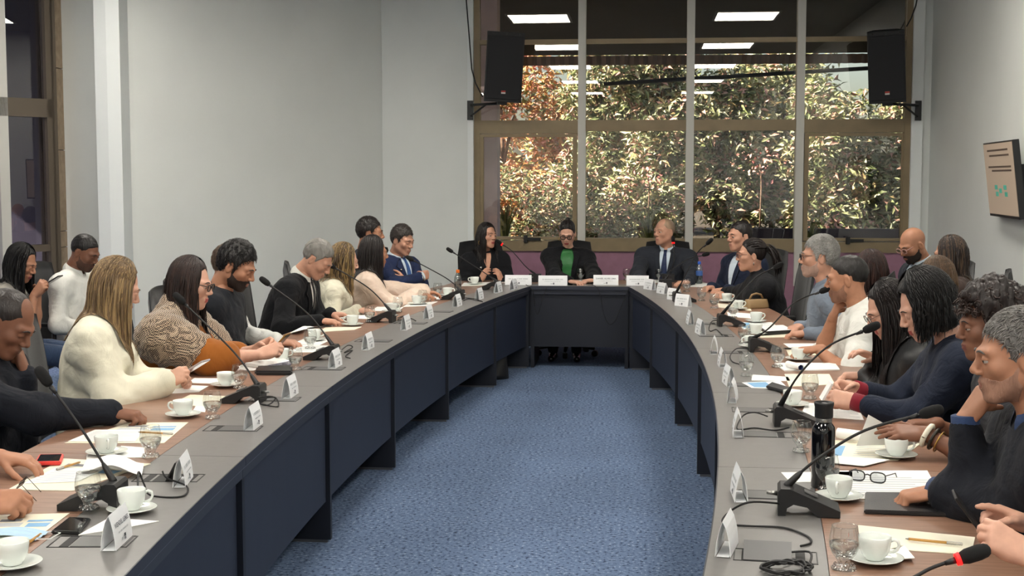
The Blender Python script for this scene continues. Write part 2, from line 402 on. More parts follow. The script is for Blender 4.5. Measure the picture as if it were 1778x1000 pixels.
tree(at_tree(960, 21.5), 21.5, .8, 2.6, 1.0, .8, 3200, .15, LW_, 'yellow-brown tree outside behind the leftmost mullion', 'autumn_tree', 'tree')
tree(at_tree(1045, 18.9), 18.9, .8, 2.75, .75, .6, 4600, .15, LG, 'large-leaved green tree outside, left half of the second window bay', 'broadleaf_tree', 'tree')
tree(at_tree(1140, 18.4), 18.4, .8, 2.9, .75, .6, 4800, .16, LG, 'large-leaved green tree outside, right half of the second window bay', 'broadleaf_tree', 'tree')
tree(at_tree(1245, 18.7), 18.7, .8, 2.75, .75, .6, 4800, .15, LG, 'large-leaved green tree outside, left half of the third window bay', 'broadleaf_tree', 'tree')
tree(at_tree(1340, 19.3), 19.3, .8, 2.8, .75, .6, 4400, .16, LG, 'large-leaved green tree outside, right half of the third window bay', 'broadleaf_tree', 'tree')
tree(at_tree(1450, 18.2), 18.2, .8, 2.1, .7, .6, 4200, .16, LG, 'large-leaved green shrub outside, left part of the rightmost window bay')
tree(at_tree(1560, 18.6), 18.6, .8, 2.3, .7, .6, 4200, .16, LG, 'large-leaved green shrub outside, right part of the rightmost window bay')
tree(at_tree(1200, 22.5), 22.5, .8, 3.2, 1.3, .8, 4200, .17, LG, 'tall green tree farther back behind the middle window bays', 'broadleaf_tree', 'tree')
tree(at_tree(1030, 23.0), 23.0, .8, 3.0, 1.3, .8, 4200, .17, LG, 'tall green tree farther back behind the second window bay', 'broadleaf_tree', 'tree')
tree(at_tree(1385, 23.0), 23.0, .8, 2.5, .9, .8, 2300, .17, LG, 'tall green tree farther back behind the rightmost mullion', 'broadleaf_tree', 'tree')
tree(at_tree(930, 17.9), 17.9, .8, .95, .7, .4, 1900, .10, LG, 'low green bush outside at the foot of the leftmost window bay', blobs=14)
tree(at_tree(1060, 17.3), 17.3, .8, .55, .55, .35, 1500, .09, LG, 'low dark bush outside at the foot of the second window bay', blobs=12)
def flowers(px, py, Y, n, sp, label):
    c = PY(px, py, Y); root = empty('flowering_stem', c, 0, label, 'flowers', 'planting outside the window')
    V, T, t = leaves(n, lambda k: RNG.normal(0, 1, (k, 3)) * np.array([sp, sp * .5, sp]), .055, w=.7)
    o = fast('petals', V, T, LF_, root, False); add_tint(o, t); o['kind'] = 'stuff'
    MB().tube([(0, 0, -(c.z - .75)), (.02, 0, -.3), (0, 0, 0)], .012, 5).build('stem', M_bark, root)
flowers(975, 325, 17.9, 70, .14, 'pink flower cluster outside left of the first mullion')
flowers(1072, 350, 17.6, 70, .14, 'pink flower cluster outside in the second bay, above the low bush')
flowers(1125, 300, 17.5, 55, .12, 'pink flower cluster outside in the middle of the second bay')
flowers(1320, 285, 17.6, 65, .13, 'salmon flower cluster outside in the third bay')
flowers(1450, 385, 17.3, 25, .06, 'small pink flower low in the rightmost bay')
def grass(px, Y, h, n, label):
    c = PY(px, 310, Y); root = empty('grass_clump', (c.x, Y, .8), 0, label, 'grass', 'grass clumps outside the window')
    V = []; T = []
    for i in range(n):
        a = RNG.uniform(0, 2 * PI); t = RNG.uniform(.15, .5); l = h * RNG.uniform(.7, 1.1); dx, dy = math.cos(a) * t, math.sin(a) * t; w = .012
        k = len(V); V += [(-dy * w / t, dx * w / t, 0), (dy * w / t, -dx * w / t, 0), (dx * l * .4 + dy * w / t, dy * l * .4 - dx * w / t, l * .6), (dx * l * .4 - dy * w / t, dy * l * .4 + dx * w / t, l * .6), (dx * l, dy * l, l)]
        T += [(k, k + 1, k + 2), (k, k + 2, k + 3), (k + 3, k + 2, k + 4)]
    o = fast('blades', V, T, LP_, root, False); add_tint(o, RNG.uniform(0, 1, len(T))); o['kind'] = 'stuff'
    return root
grass(876, 16.9, .62, 46, 'tall grass clump outside in the leftmost window bay')
grass(1128, 16.7, .52, 40, 'tall grass clump outside beside the seated man in the grey suit')
grass(1410, 16.6, .36, 40, 'pale grass clump outside at the left foot of the rightmost bay')
V = []; T = []
for i in range(2600):
    x = RNG.uniform(-3, 5.2); y = RNG.uniform(15.3, 17.4); a = RNG.uniform(0, PI); w = .008; l = RNG.uniform(.08, .2)
    k = len(V); V += [(x - w * math.cos(a), y - w * math.sin(a), .8), (x + w * math.cos(a), y + w * math.sin(a), .8), (x + RNG.normal(0, .04), y + RNG.normal(0, .04), .8 + l)]; T.append((k, k + 1, k + 2))
o = fast('lawn_grass', V, T, LP_, None, False); add_tint(o, RNG.uniform(0, 1, len(T))); tag(o, 'short lawn grass outside along the foot of the window', 'grass', None, 'stuff')
# ================================================================== THE TABLE
def wood():
    m = mat('table_wood', '#8a6650', .35); N = m.node_tree.nodes; L = m.node_tree.links; b = N['Principled BSDF']
    tc = N.new('ShaderNodeTexCoord'); mp = N.new('ShaderNodeMapping'); mp.inputs['Scale'].default_value = (2.0, 40, 2)
    mp.inputs['Rotation'].default_value = (0, 0, .35)
    n = N.new('ShaderNodeTexNoise'); n.inputs['Scale'].default_value = 3; n.inputs['Detail'].default_value = 6
    r = N.new('ShaderNodeValToRGB'); r.color_ramp.elements[0].position = .3; r.color_ramp.elements[1].position = .72
    r.color_ramp.elements[0].color = lin('#745646'); r.color_ramp.elements[1].color = lin('#9a7763')
    L.new(tc.outputs['Object'], mp.inputs[0]); L.new(mp.outputs[0], n.inputs['Vector']); L.new(n.outputs['Fac'], r.inputs[0]); L.new(r.outputs[0], b.inputs['Base Color'])
    return m
M_wood = wood()
M_grey = mat('grey_laminate', '#757371', .34, vary=.04, vscale=30)
M_navy = mat('navy_panel', '#232a3b', .55, bump=.04, bscale=220)
M_navyd = mat('navy_dark', '#161a25', .5)
M_edge = mat('edge_band', '#2a2d38', .45)
M_line = mat('edge_light_line', '#8b8c94', .4)
M_lid = mat('outlet_lid', '#5c5c5c', .4)
M_alu = mat('grey_metal', '#77777a', .4, metal=.6)
TX, TY0, TW, TR, TD, TG = -.55, 6.5, .88, 32.0, .80, .30
def tw(Y): return TW - (Y - TY0) ** 2 / (2 * TR)
def tp(s, Y, off, z=0.0): return Vector((TX + s * (tw(Y) + off), Y, z))
def tang(s, Y): return math.atan2(-s * (-(Y - TY0) / TR), 1.0)   # heading of the inner edge against +Y (positive turns to -X)
def strip(s, Y0, Y1, o0, o1, z0, z1, name, m, parent, n=6):
    V = []; Fc = []
    base = parent.location
    for i in range(n + 1):
        Y = Y0 + (Y1 - Y0) * i / n
        V += [tp(s, Y, o0, z0) - base, tp(s, Y, o1, z0) - base, tp(s, Y, o1, z1) - base, tp(s, Y, o0, z1) - base]
    for i in range(n):
        a = 4 * i; b = a + 4
        for k in range(4): Fc.append((a + k, a + (k + 1) % 4, b + (k + 1) % 4, b + k))
    Fc += [(3, 2, 1, 0), (4 * n, 4 * n + 1, 4 * n + 2, 4 * n + 3)]
    if s > 0: Fc = [tuple(reversed(f)) for f in Fc]
    return raw(name, V, Fc, m, parent)
nodes = [1.29, 2.85, 4.41, 5.97, 7.53, 9.09, 10.65, 11.80]
ordn = ['nearest', 'second', 'third', 'fourth', 'fifth', 'sixth', 'farthest']
for s, sn in ((-1, 'left'), (1, 'right')):
    for i in range(7):
        Y0, Y1 = nodes[i], nodes[i + 1]
        t = empty('table_section', tp(s, (Y0 + Y1) / 2, .3), 0, '%s curved table section from the camera on the %s arm, wood and grey top' % (ordn[i], sn), 'table', 'curved table sections')
        a, b = Y0 + .0015, Y1 - .0015
        strip(s, a, b, 0, TG - .001, TZ - .025, TZ, 'grey_top', M_grey, t)
        strip(s, a, b, TG + .001, TD, TZ - .025, TZ, 'wood_top', M_wood, t)
        strip(s, a, b, -.004, 0, TZ - .032, TZ + .001, 'edge_band', M_edge, t)
        strip(s, a, b, -.001, .004, TZ - .036, TZ - .032, 'edge_line', M_line, t)
        strip(s, a, b, .008, .026, TZ - .075, TZ - .036, 'apron', M_edge, t)
        strip(s, Y0 + .035, Y1 - .012, .030, .048, .20, TZ - .036, 'modesty_panel', M_navy, t)
        base = t.location
        for Yl in ((Y0, Y1) if i == 6 else (Y0,)):
            mb = MB(); c = tp(s, Yl, 0); yl0 = Yl + .002 if Yl == Y0 else Yl - .034
            mb.box(min(s * .012, s * .62), max(s * .012, s * .62), yl0 - Yl, yl0 - Yl + .030, .015, TZ - .03, Matrix.Translation(c - base))
            lg = mb.build('leg', M_navyd, t)
            MB().box(min(s * .03, s * .60), max(s * .03, s * .60), yl0 - Yl + .006, yl0 - Yl + .024, 0, .016, Matrix.Translation(c - base)).build('foot_rail', M_alu, t)
# head of the table: straight front between the arms, wide top behind
XL, XRt = tp(-1, 11.8, 0).x, tp(1, 11.8, 0).x
ht = empty('head_table', ((XL + XRt) / 2, 12.2, 0), 0, 'straight head section of the table joining the two curved arms', 'table')
hb = ht.location
def hp(name, poly, z0, z1, m): return MB().prism([(x - hb.x, y - hb.y) for x, y in poly], z0, z1).build(name, m, ht)
G_ = .28
hp('grey_top', [(XL, 11.803), (XRt, 11.803), (XRt + .28, 11.803), (XRt + .28, 11.803 + G_), (XL - .28, 11.803 + G_), (XL - .28, 11.803)], TZ - .025, TZ, M_grey)
hp('wood_top', [(XL - .78, 11.803), (XL - .282, 11.803), (XL - .282, 11.803 + G_ + .002), (XRt + .282, 11.803 + G_ + .002), (XRt + .282, 11.803), (XRt + .78, 11.803), (XRt + .66, 12.60), (XL - .70, 12.60)], TZ - .025, TZ, M_wood)
hp('edge_band', [(XL + .0, 11.799), (XRt, 11.799), (XRt, 11.803), (XL, 11.803)], TZ - .032, TZ + .001, M_edge)
hp('apron', [(XL + .01, 11.815), (XRt - .01, 11.815), (XRt - .01, 11.83), (XL + .01, 11.83)], TZ - .075, TZ - .032, M_edge)
hp('modesty_panel', [(XL - .06, 11.84), (XRt + .06, 11.84), (XRt + .06, 11.86), (XL - .06, 11.86)], .19, TZ - .036, M_navyd)
for xq in (XL + .005, XRt - .035): hp('leg', [(xq, 11.82), (xq + .03, 11.82), (xq + .03, 12.4), (xq, 12.4)], 0, TZ - .03, M_navyd)

# outlets in the grey band
def outlet(s, Y, open_lid=False, which=''):
    c = tp(s, Y, .17, TZ); a = tang(s, Y)
    t = empty('table_outlet', c, a, '%sflush outlet box in the %s grey table band, %s' % ('open ' if open_lid else '', 'left' if s < 0 else 'right', which), 'outlet', 'outlet boxes in the table band')
    fr = MB()
    for x0, x1, y0, y1 in ((-.105, -.102, -.055, .055), (.102, .105, -.055, .055), (-.102, .102, -.055, -.052), (-.102, .102, .052, .055)): fr.box(x0, x1, y0, y1, 0, .0015)
    fr.build('outlet_frame', M_dark, t)
    sx = s * .062
    MB().box(sx - .012, sx + .012, -.048, .048, 0, .0012).build('slot', M_black, t)
    if open_lid:
        MB().box(-.085 if s > 0 else -.04, .04 if s > 0 else .085, -.05, .05, 0, .0012).build('box_opening', M_black, t)
        m = Matrix.Translation((-s * .02, 0.0, .0)) @ Matrix.Rotation(math.radians(-62 if s < 0 else 14), 4, 'Y' if s < 0 else 'X')
        MB().box(-.06, .06, -.05, .05, .012, .016, m).build('lid', M_dark if s < 0 else M_lid, t)
    else:
        MB().box(min(-s * .095, s * .045), max(-s * .095, s * .045), -.048, .048, 0, .002).build('lid', M_lid, t)
def nearY(px, py): return PZ(px, py).y
names = ['first from the camera', 'second from the camera', 'third from the camera', 'fourth from the camera', 'fifth from the camera', 'sixth from the camera', 'seventh from the camera', 'eighth from the camera']
for k, (px, py) in enumerate([(138, 940), (292, 830), (400, 744), (470, 693), (565, 640), (660, 592), (720, 561), (770, 541)]): outlet(-1, nearY(px, py), k == 1, names[k])
for k, (px, py) in enumerate([(1310, 965), (1300, 859), (1305, 754), (1300, 712), (1300, 668), (1280, 612), (1250, 583), (1230, 562)]): outlet(1, nearY(px, py), k == 0, names[k])
# ================================================================== THINGS ON THE TABLE
M_porc = mat('porcelain', '#e3e8e3', .12, spec=.6, coat=.3)
M_card = mat('card_paper', '#eceef0', .6)
M_print = mat('print_grey', '#80838a', .7)
M_printd = mat('print_dark', '#1f2a38', .7)
M_printb = mat('print_blue', '#7aa9cf', .6)
M_printt = mat('print_light', '#bcc0c3', .7)
M_paper = mat('white_paper', '#efefec', .65)
M_folder = mat('cream_folder', '#e8e2cd', .55)
M_napkin = mat('napkin', '#f1f1ee', .8, bump=.1, bscale=90)
M_foam = mat('mic_foam', '#0c0c0d', .95, bump=.25, bscale=900)
M_metal = mat('dull_steel', '#9b9b98', .3, metal=.9)
M_red = glow('mic_red_ring', '#ff1414', 1.6)
M_rubber = mat('black_rubber', '#101012', .55)
def glass_mat():
    m = mat('clear_glass', '#ffffff', .02, trans=1.0); m.node_tree.nodes['Principled BSDF'].inputs['IOR'].default_value = 1.45; return m
M_glass = glass_mat()
def water_mat():
    m = bpy.data.materials.new('water'); m.use_nodes = True; N = m.node_tree.nodes; L = m.node_tree.links; N.clear()
    o = N.new('ShaderNodeOutputMaterial'); mx = N.new('ShaderNodeMixShader'); mx.inputs[0].default_value = .55; t = N.new('ShaderNodeBsdfTransparent'); g = N.new('ShaderNodeBsdfGlass')
    g.inputs['IOR'].default_value = 1.33; g.inputs['Roughness'].default_value = 0.0; t.inputs[0].default_value = (.93, .95, .95, 1)
    L.new(t.outputs[0], mx.inputs[1]); L.new(g.outputs[0], mx.inputs[2]); L.new(mx.outputs[0], o.inputs[0]); return m
M_water = water_mat()

# ---- stemmed water glass
gproto = empty('water_glass', (0, 0, 0), 0, 'short-stemmed clear glass of water', 'glass', 'water glasses on the table')
M_shell = pane_mat('thin_glass', '#f7f9f8', 2.2, 1.5)
bowl = [(.0155, .018), (.019, .026), (.030, .040), (.0365, .058), (.0375, .072), (.035, .090), (.0305, .108)]
MB().lathe([(.0001, .0), (.030, .0), (.0315, .004), (.026, .008), (.017, .013), (.0155, .018), (.019, .026), (.020, .029), (.0001, .030)], 28).build('foot', M_shell, gproto)
V = []; nn_ = 28; Fc = []
for r, z in bowl:
    for j_ in range(nn_): V.append((r * math.cos(2 * PI * j_ / nn_), r * math.sin(2 * PI * j_ / nn_), z))
for i_ in range(len(bowl) - 1):
    for j_ in range(nn_): Fc.append((i_ * nn_ + j_, i_ * nn_ + (j_ + 1) % nn_, (i_ + 1) * nn_ + (j_ + 1) % nn_, (i_ + 1) * nn_ + j_))
raw('bowl', V, Fc, M_shell, gproto, True)
torus_pts = [(.0305 * math.cos(2 * PI * k / 28), .0305 * math.sin(2 * PI * k / 28), .108) for k in range(29)]
MB().tube(torus_pts, .0010, 6, cap=False).build('rim', M_shell, gproto)
MB().lathe([(.0001, .0305), (.0165, .0320), (.0285, .0426), (.0350, .058), (.0362, .066), (.0001, .066)], 28).build('water', M_water, gproto)
# faceted foot beads
mb = MB()
for k in range(9):
    a = 2 * PI * k / 9; mb.lathe([(.0001, .003), (.0045, .006), (.0045, .011), (.0001, .014)], 6, (.0235 * math.cos(a), .0235 * math.sin(a), 0))
mb.build('foot_beads', M_glass, gproto)
# ---- cup and saucer
cproto = empty('coffee_cup', (0, 0, 0), 0, 'white porcelain coffee cup on a saucer', 'cup', 'coffee cups and saucers')
MB().lathe([(.0001, .003), (.030, .003), (.036, .002), (.052, .007), (.070, .0135), (.0715, .015), (.069, .0155), (.050, .0095), (.030, .007), (.0001, .007)], 36).build('saucer', M_porc, cproto)
MB().lathe([(.0001, .008), (.022, .008), (.024, .010), (.0245, .013), (.031, .020), (.037, .034), (.0395, .050), (.0410, .066), (.0400, .0672), (.0385, .066), (.0370, .050), (.034, .034), (.027, .021), (.0001, .016)], 32).build('cup', M_porc, cproto)
hp_ = [(.0385, 0, .056), (.047, 0, .060), (.056, 0, .056), (.059, 0, .046), (.054, 0, .035), (.044, 0, .029), (.034, 0, .028)]
MB().tube(hp_, [.0042] * 7, 8).build('handle', M_porc, cproto)

def side_of(p): return -1 if p.x < TX + .02 else 1
gl = [(154, 897, 'nearest the camera on the left arm'), (262, 799, 'near the open folder, second from the camera on the left arm'), (369, 732, 'in front of the woman in the cream sweater'),
      (416, 680, 'behind the gooseneck of the microphone before the woman in the houndstooth shawl'), (513, 647, 'beside the black case and spiral notebook'), (539, 611, 'left of the third left microphone'),
      (642, 562, 'left of the fourth left microphone'), (691, 544, 'right of the fourth left microphone'), (734, 531, 'before the woman in the blush blouse'), (760, 517, 'before the man in the navy suit'),
      (825, 484, 'before the woman in black at the head table, left of her hands'), (878, 484, 'before the woman in black at the head table, right of her hands'), (1008, 489, 'before the woman in the green blouse'),
      (1088, 489, 'before the man in the grey suit, left of his card'), (1144, 489, 'before the man in the grey suit, at his tie'), (1192, 509, 'beside the farthest microphone of the right arm'), (1218, 525, 'below the blue-capped bottle'),
      (1240, 538, 'before the woman with the ponytail'), (1273, 555, 'behind the third right microphone'), (1292, 602, 'before the empty chairs, left of the fourth right microphone'), (1350, 643, 'right of the fourth right microphone'),
      (1296, 658, 'below the fourth right microphone'), (1406, 698, 'before the hands with red cuffs'), (1391, 790, 'left of the black flask'), (1436, 856, 'in front of the black flask'), (1465, 994, 'nearest the camera on the right arm')]
for k, (x, y, w) in enumerate(gl):
    p = PZ(x, y - (2 if y < 600 else 5)); p.z = TZ + .002
    if k == 0: p.z = TZ + .0135
    put(gproto, p, RNG.uniform(0, 6), 'stemmed water glass ' + w, 'water glasses on the table')
cu = [(22, 986, 200, 'at the bottom left corner of the photo'), (229, 890, 20, 'behind the nearest left name card'), (185, 790, 300, 'beside the second glass of the left arm'), (318, 724, 190, 'before the woman in the cream sweater'),
      (392, 672, 330, 'before the woman in the houndstooth shawl'), (489, 628, 10, 'behind the spiral notebook'), (546, 592, 10, 'before the person in the white jacket'), (612, 566, 190, 'before the grey-haired man in black'),
      (680, 543, 10, 'before the woman in the cream blazer'), (724, 529, 10, 'before the woman in the blush blouse'), (777, 514, 10, 'left of the orange-capped bottle'), (824, 494, 180, 'right of the orange-capped bottle'),
      (1027, 484, 90, 'behind the middle card of the head table'), (1178, 490, 90, 'right of the man in the grey suit'), (1262, 525, 10, 'beside the hands of the woman with the ponytail'), (1281, 538, 10, 'before the first empty chair'),
      (1313, 560, 10, 'before the second empty chair'), (1312, 582, 200, 'beside the eyeglass case'), (1304, 604, 200, 'left of the fourth right microphone'), (1387, 626, 350, 'before the man in the white shirt'),
      (1376, 706, 250, 'left of the hands with red cuffs'), (1456, 868, 255, 'in front of the black flask'), (1556, 795, 350, 'beside the rolled brochure'), (1518, 977, 350, 'nearest the camera on the right arm')]
for k, (x, y, a, w) in enumerate(cu):
    p = PZ(x, y); p.z = TZ + .002
    if k == 13: p.y = 12.35; p.x = .0
    put(cproto, p, math.radians(a), 'white coffee cup on a saucer ' + w, 'coffee cups and saucers')

# ---- table microphones: wedge base, rigid stem, gooseneck, foam head
def mic(bx, by, mids, hx, hy, dyh, label, red=False, head_l=.07, b_off=None):
    b = PZ(bx, by) if b_off is None else Vector(b_off); b.z = TZ + .002
    s = side_of(b)
    hd = PY(hx, hy, b.y + dyh)
    d = Vector((hd.x - b.x, hd.y - b.y, 0)); a = math.atan2(d.y, d.x)
    if abs(b.x - TX) < .9 and b.y > 11.75: a = PI / 2; fx = 0
    else: a = (0 if s > 0 else PI) + tang(s, b.y)
    t = empty('table_microphone', b, a, label, 'microphone', 'gooseneck table microphones')
    inv = Matrix.Translation(b) @ Matrix.Rotation(a, 4, 'Z'); inv = inv.inverted()
    # local +X points to the seat; the base is high towards the table centre
    prof = [(-.082, 0), (-.082, .068), (-.074, .077), (-.048, .077), (.092, .018), (.092, 0), (.03, 0), (.0, .026), (-.038, .033), (-.056, .022), (-.060, 0)]
    n = len(prof); V = [(x, y, z) for y in (-.057, .057) for x, z in prof]
    tris = [(0, 1, 9, 10), (1, 2, 3, 8, 9), (3, 4, 6, 7, 8), (4, 5, 6)]
    Fc = [f for f in tris] + [tuple(reversed([i + n for i in f])) for f in tris] + [((i + 1) % n, i, n + i, n + (i + 1) % n) for i in range(n)]
    raw('base', V, Fc, M_dark, t)
    MB().box(-.02, .02, -.018, .018, 0, .004, Matrix.Translation((.012, 0, .0535)) @ Matrix.Rotation(math.radians(21), 4, 'Y'), bev=.001).build('button_pad', M_lid, t)
    MB().tube([(-.081, .022, .046), (-.099, .022, .047), (-.113, .022, .048)], [.007, .0065, .005], 8).build('cable_plug', M_metal, t)
    st = Vector((-.058, 0, .072)); hl = inv @ hd
    pts = [st]
    for (mx, my) in mids: pts.append(inv @ PY(mx, my, b.y + dyh * .6))
    pts.append(hl)
    # smooth path
    dirh = (pts[-1] - pts[-2]).normalized()
    def cr(P, t_):
        i = min(int(t_), len(P) - 2); u = t_ - i; p0 = P[max(i - 1, 0)]; p1 = P[i]; p2 = P[i + 1]; p3 = P[min(i + 2, len(P) - 1)]
        return 0.5 * ((2 * p1) + (p2 - p0) * u + (2 * p0 - 5 * p1 + 4 * p2 - p3) * u * u + (3 * p1 - p0 - 3 * p2 + p3) * u ** 3)
    N = 22; path = [cr(pts, i * (len(pts) - 1) / N) for i in range(N + 1)]
    MB().tube(path, [.0042] * len(path), 8).build('gooseneck', M_rubber, t)
    k = 4; e = path[0] + (path[k] - path[0]).normalized() * min(.12, (path[k] - path[0]).length * 1.2)
    MB().tube([path[0], path[0] + (e - path[0]) * .1, path[0] + (e - path[0]) * .75, e], [.011, .0115, .009, .0055], 8).build('stem_sleeve', M_dark, t)
    h0 = hl - dirh * .01; r = .0165
    MB().tube([h0 - dirh * .03, h0 - dirh * .004], [.005, .008], 10).build('neck_collar', M_dark, t)
    if red: MB().tube([h0 - dirh * .006, h0 + dirh * .004], [.013, .0145], 12).build('light_ring', M_red, t)
    MB().tube([h0 + dirh * x for x in (0, .004, .018, .045, head_l - .010, head_l - .003, head_l)], [.006, .012, r, r * 1.04, r * .9, r * .65, r * .25], 14).build('foam_head', M_foam, t)
    return t, b, a
def cable(pts, r, name, label, cat='cable'):
    P = [Vector(p) for p in pts]; out = []
    for i in range(len(P) - 1):
        p0 = P[max(i - 1, 0)]; p1 = P[i]; p2 = P[i + 1]; p3 = P[min(i + 2, len(P) - 1)]
        for j in range(6):
            u = j / 6; out.append(0.5 * ((2 * p1) + (p2 - p0) * u + (2 * p0 - 5 * p1 + 4 * p2 - p3) * u * u + (3 * p1 - p0 - 3 * p2 + p3) * u ** 3))
    out.append(P[-1])
    o = MB().tube(out, r, 6).build(name, M_rubber); return tag(o, label, cat, 'microphone cables')
def mic_cable(px, label, r=.003):   # px: list of (x, y, height above the table)
    cable([PZ(x, y, TZ + h + r + .001) for x, y, h in px], r, 'microphone_cable', label)
mic(165, 880, [(142, 745)], 84, 665, .05, 'black microphone before the man with his hand at his mouth, lower left')
mic(425, 698, [(405, 610)], 318, 525, .1, 'black microphone before the woman in the cream sweater')
mic(560, 624, [(535, 545)], 466, 493, .1, 'black microphone before the woman in the houndstooth shawl')
mic(664, 559, [(640, 500)], 580, 464, .1, 'black microphone before the grey-haired man in black')
mic(787, 520, [(775, 483)], 716, 451, .1, 'black microphone before the man in the navy suit')
mic(852, 503, [(830, 466)], 785, 437, .1, 'black microphone left of the head table, leaning to the wall')
mic(930, 489, [(912, 462), (890, 437)], 870, 423, .0, 'microphone with lit red ring before the speaking woman', True)
mic(1160, 489, [(1170, 455)], 1169, 420, .15, 'microphone with red ring before the man in the grey suit', True)
mic(1155, 499, [(1168, 468), (1195, 450)], 1221, 443, -.1, 'black microphone on the right arm nearest the head table')
mic(1187, 524, [(1190, 478), (1210, 440)], 1228, 423, -.1, 'black microphone rising before the blue-capped bottle')
mic(1268, 566, [(1280, 515), (1315, 480)], 1346, 464, -.1, 'black microphone before the empty chairs')
mic(1326, 610, [(1335, 570), (1380, 525)], 1426, 506, -.15, 'black microphone before the grey-haired man in glasses')
mic(1380, 738, [(1388, 650), (1440, 600)], 1503, 573, -.15, 'black microphone beside the black flask, before the red cuffs')
mic(1400, 890, [(1415, 800), (1500, 748)], 1602, 719, .0, 'largest black microphone, curving over the black flask')
mic(1500, 1085, [(1560, 1012), (1620, 985)], 1672, 968, .0, 'microphone with lit red ring at the bottom right corner', True)
mic_cable([(448, 690, .04), (468, 688, .03), (478, 692, 0), (465, 703, 0), (450, 700, 0), (482, 706, 0), (478, 690, 0), (455, 692, 0)], 'curled cable behind the second left microphone')
mic_cable([(585, 615, .03), (603, 600, .03), (612, 603, .01), (598, 612, 0), (612, 608, 0), (600, 618, 0), (608, 622, 0)], 'curled cable behind the third left microphone')
mic_cable([(690, 552, .02), (702, 548, .01), (690, 556, 0), (712, 553, 0), (722, 557, 0)], 'curled cable behind the fourth left microphone')
mic_cable([(808, 517, .02), (825, 519, .01), (838, 524, 0), (815, 519, 0), (805, 522, 0)], 'curled cable behind the fifth left microphone')
mic_cable([(205, 868, .03), (236, 872, .02), (240, 820, .07), (250, 840, .03), (262, 860, 0), (315, 862, 0), (325, 845, 0), (290, 830, .03), (282, 818, .05)], 'looping cable at the open left outlet')
mic_cable([(1353, 874, .035), (1300, 872, .06), (1265, 890, .02), (1256, 908, 0), (1300, 913, 0), (1360, 916, 0), (1400, 930, 0), (1408, 942, 0), (1390, 948, 0)], 'long looping cable of the largest right microphone')
coil = []
for k in range(60):
    a = k * .62; rx = 38 + 10 * math.sin(k * 1.7); coil.append((1366 + rx * math.cos(a), 985 + (10 + 4 * math.cos(k * 2.3)) * math.sin(a), .002 + .0003 * k))
mic_cable([(1345, 962, 0), (1405, 958, .01)] + coil, 'coiled bundle of black cable at the bottom right outlet')
mic_cable([(1333, 723, .03), (1310, 716, .04), (1290, 722, .02), (1280, 745, 0), (1310, 743, 0), (1345, 747, 0), (1370, 742, 0)], 'cable of the microphone beside the black flask')
mic_cable([(1248, 556, .02), (1236, 558, .02), (1231, 570, 0), (1234, 575, 0), (1244, 572, 0), (1254, 582, 0)], 'looped cable of the microphone before the empty chairs')
mic_cable([(1300, 606, .02), (1280, 605, .02), (1268, 617, .01), (1272, 628, 0), (1288, 633, 0)], 'looped cable of the fourth right microphone')
for k, (xa, xb, dip) in enumerate(((1028, 1094, 58), (913, 950, 40))):
    pts = [PY(xa, 494, 11.79), PY(xa + 12, 505, 11.775)] + [PY(xa + 12 + (xb - xa - 18) * u, 505 + dip * math.sin(PI * u ** .8), 11.775) for u in (.2, .4, .6, .8)] + [PY(xb, 497, 11.79)]
    cable(pts, .003, 'hanging_cable', 'thin cable drooping over the %s of the head table front' % ('right' if k == 0 else 'left'))

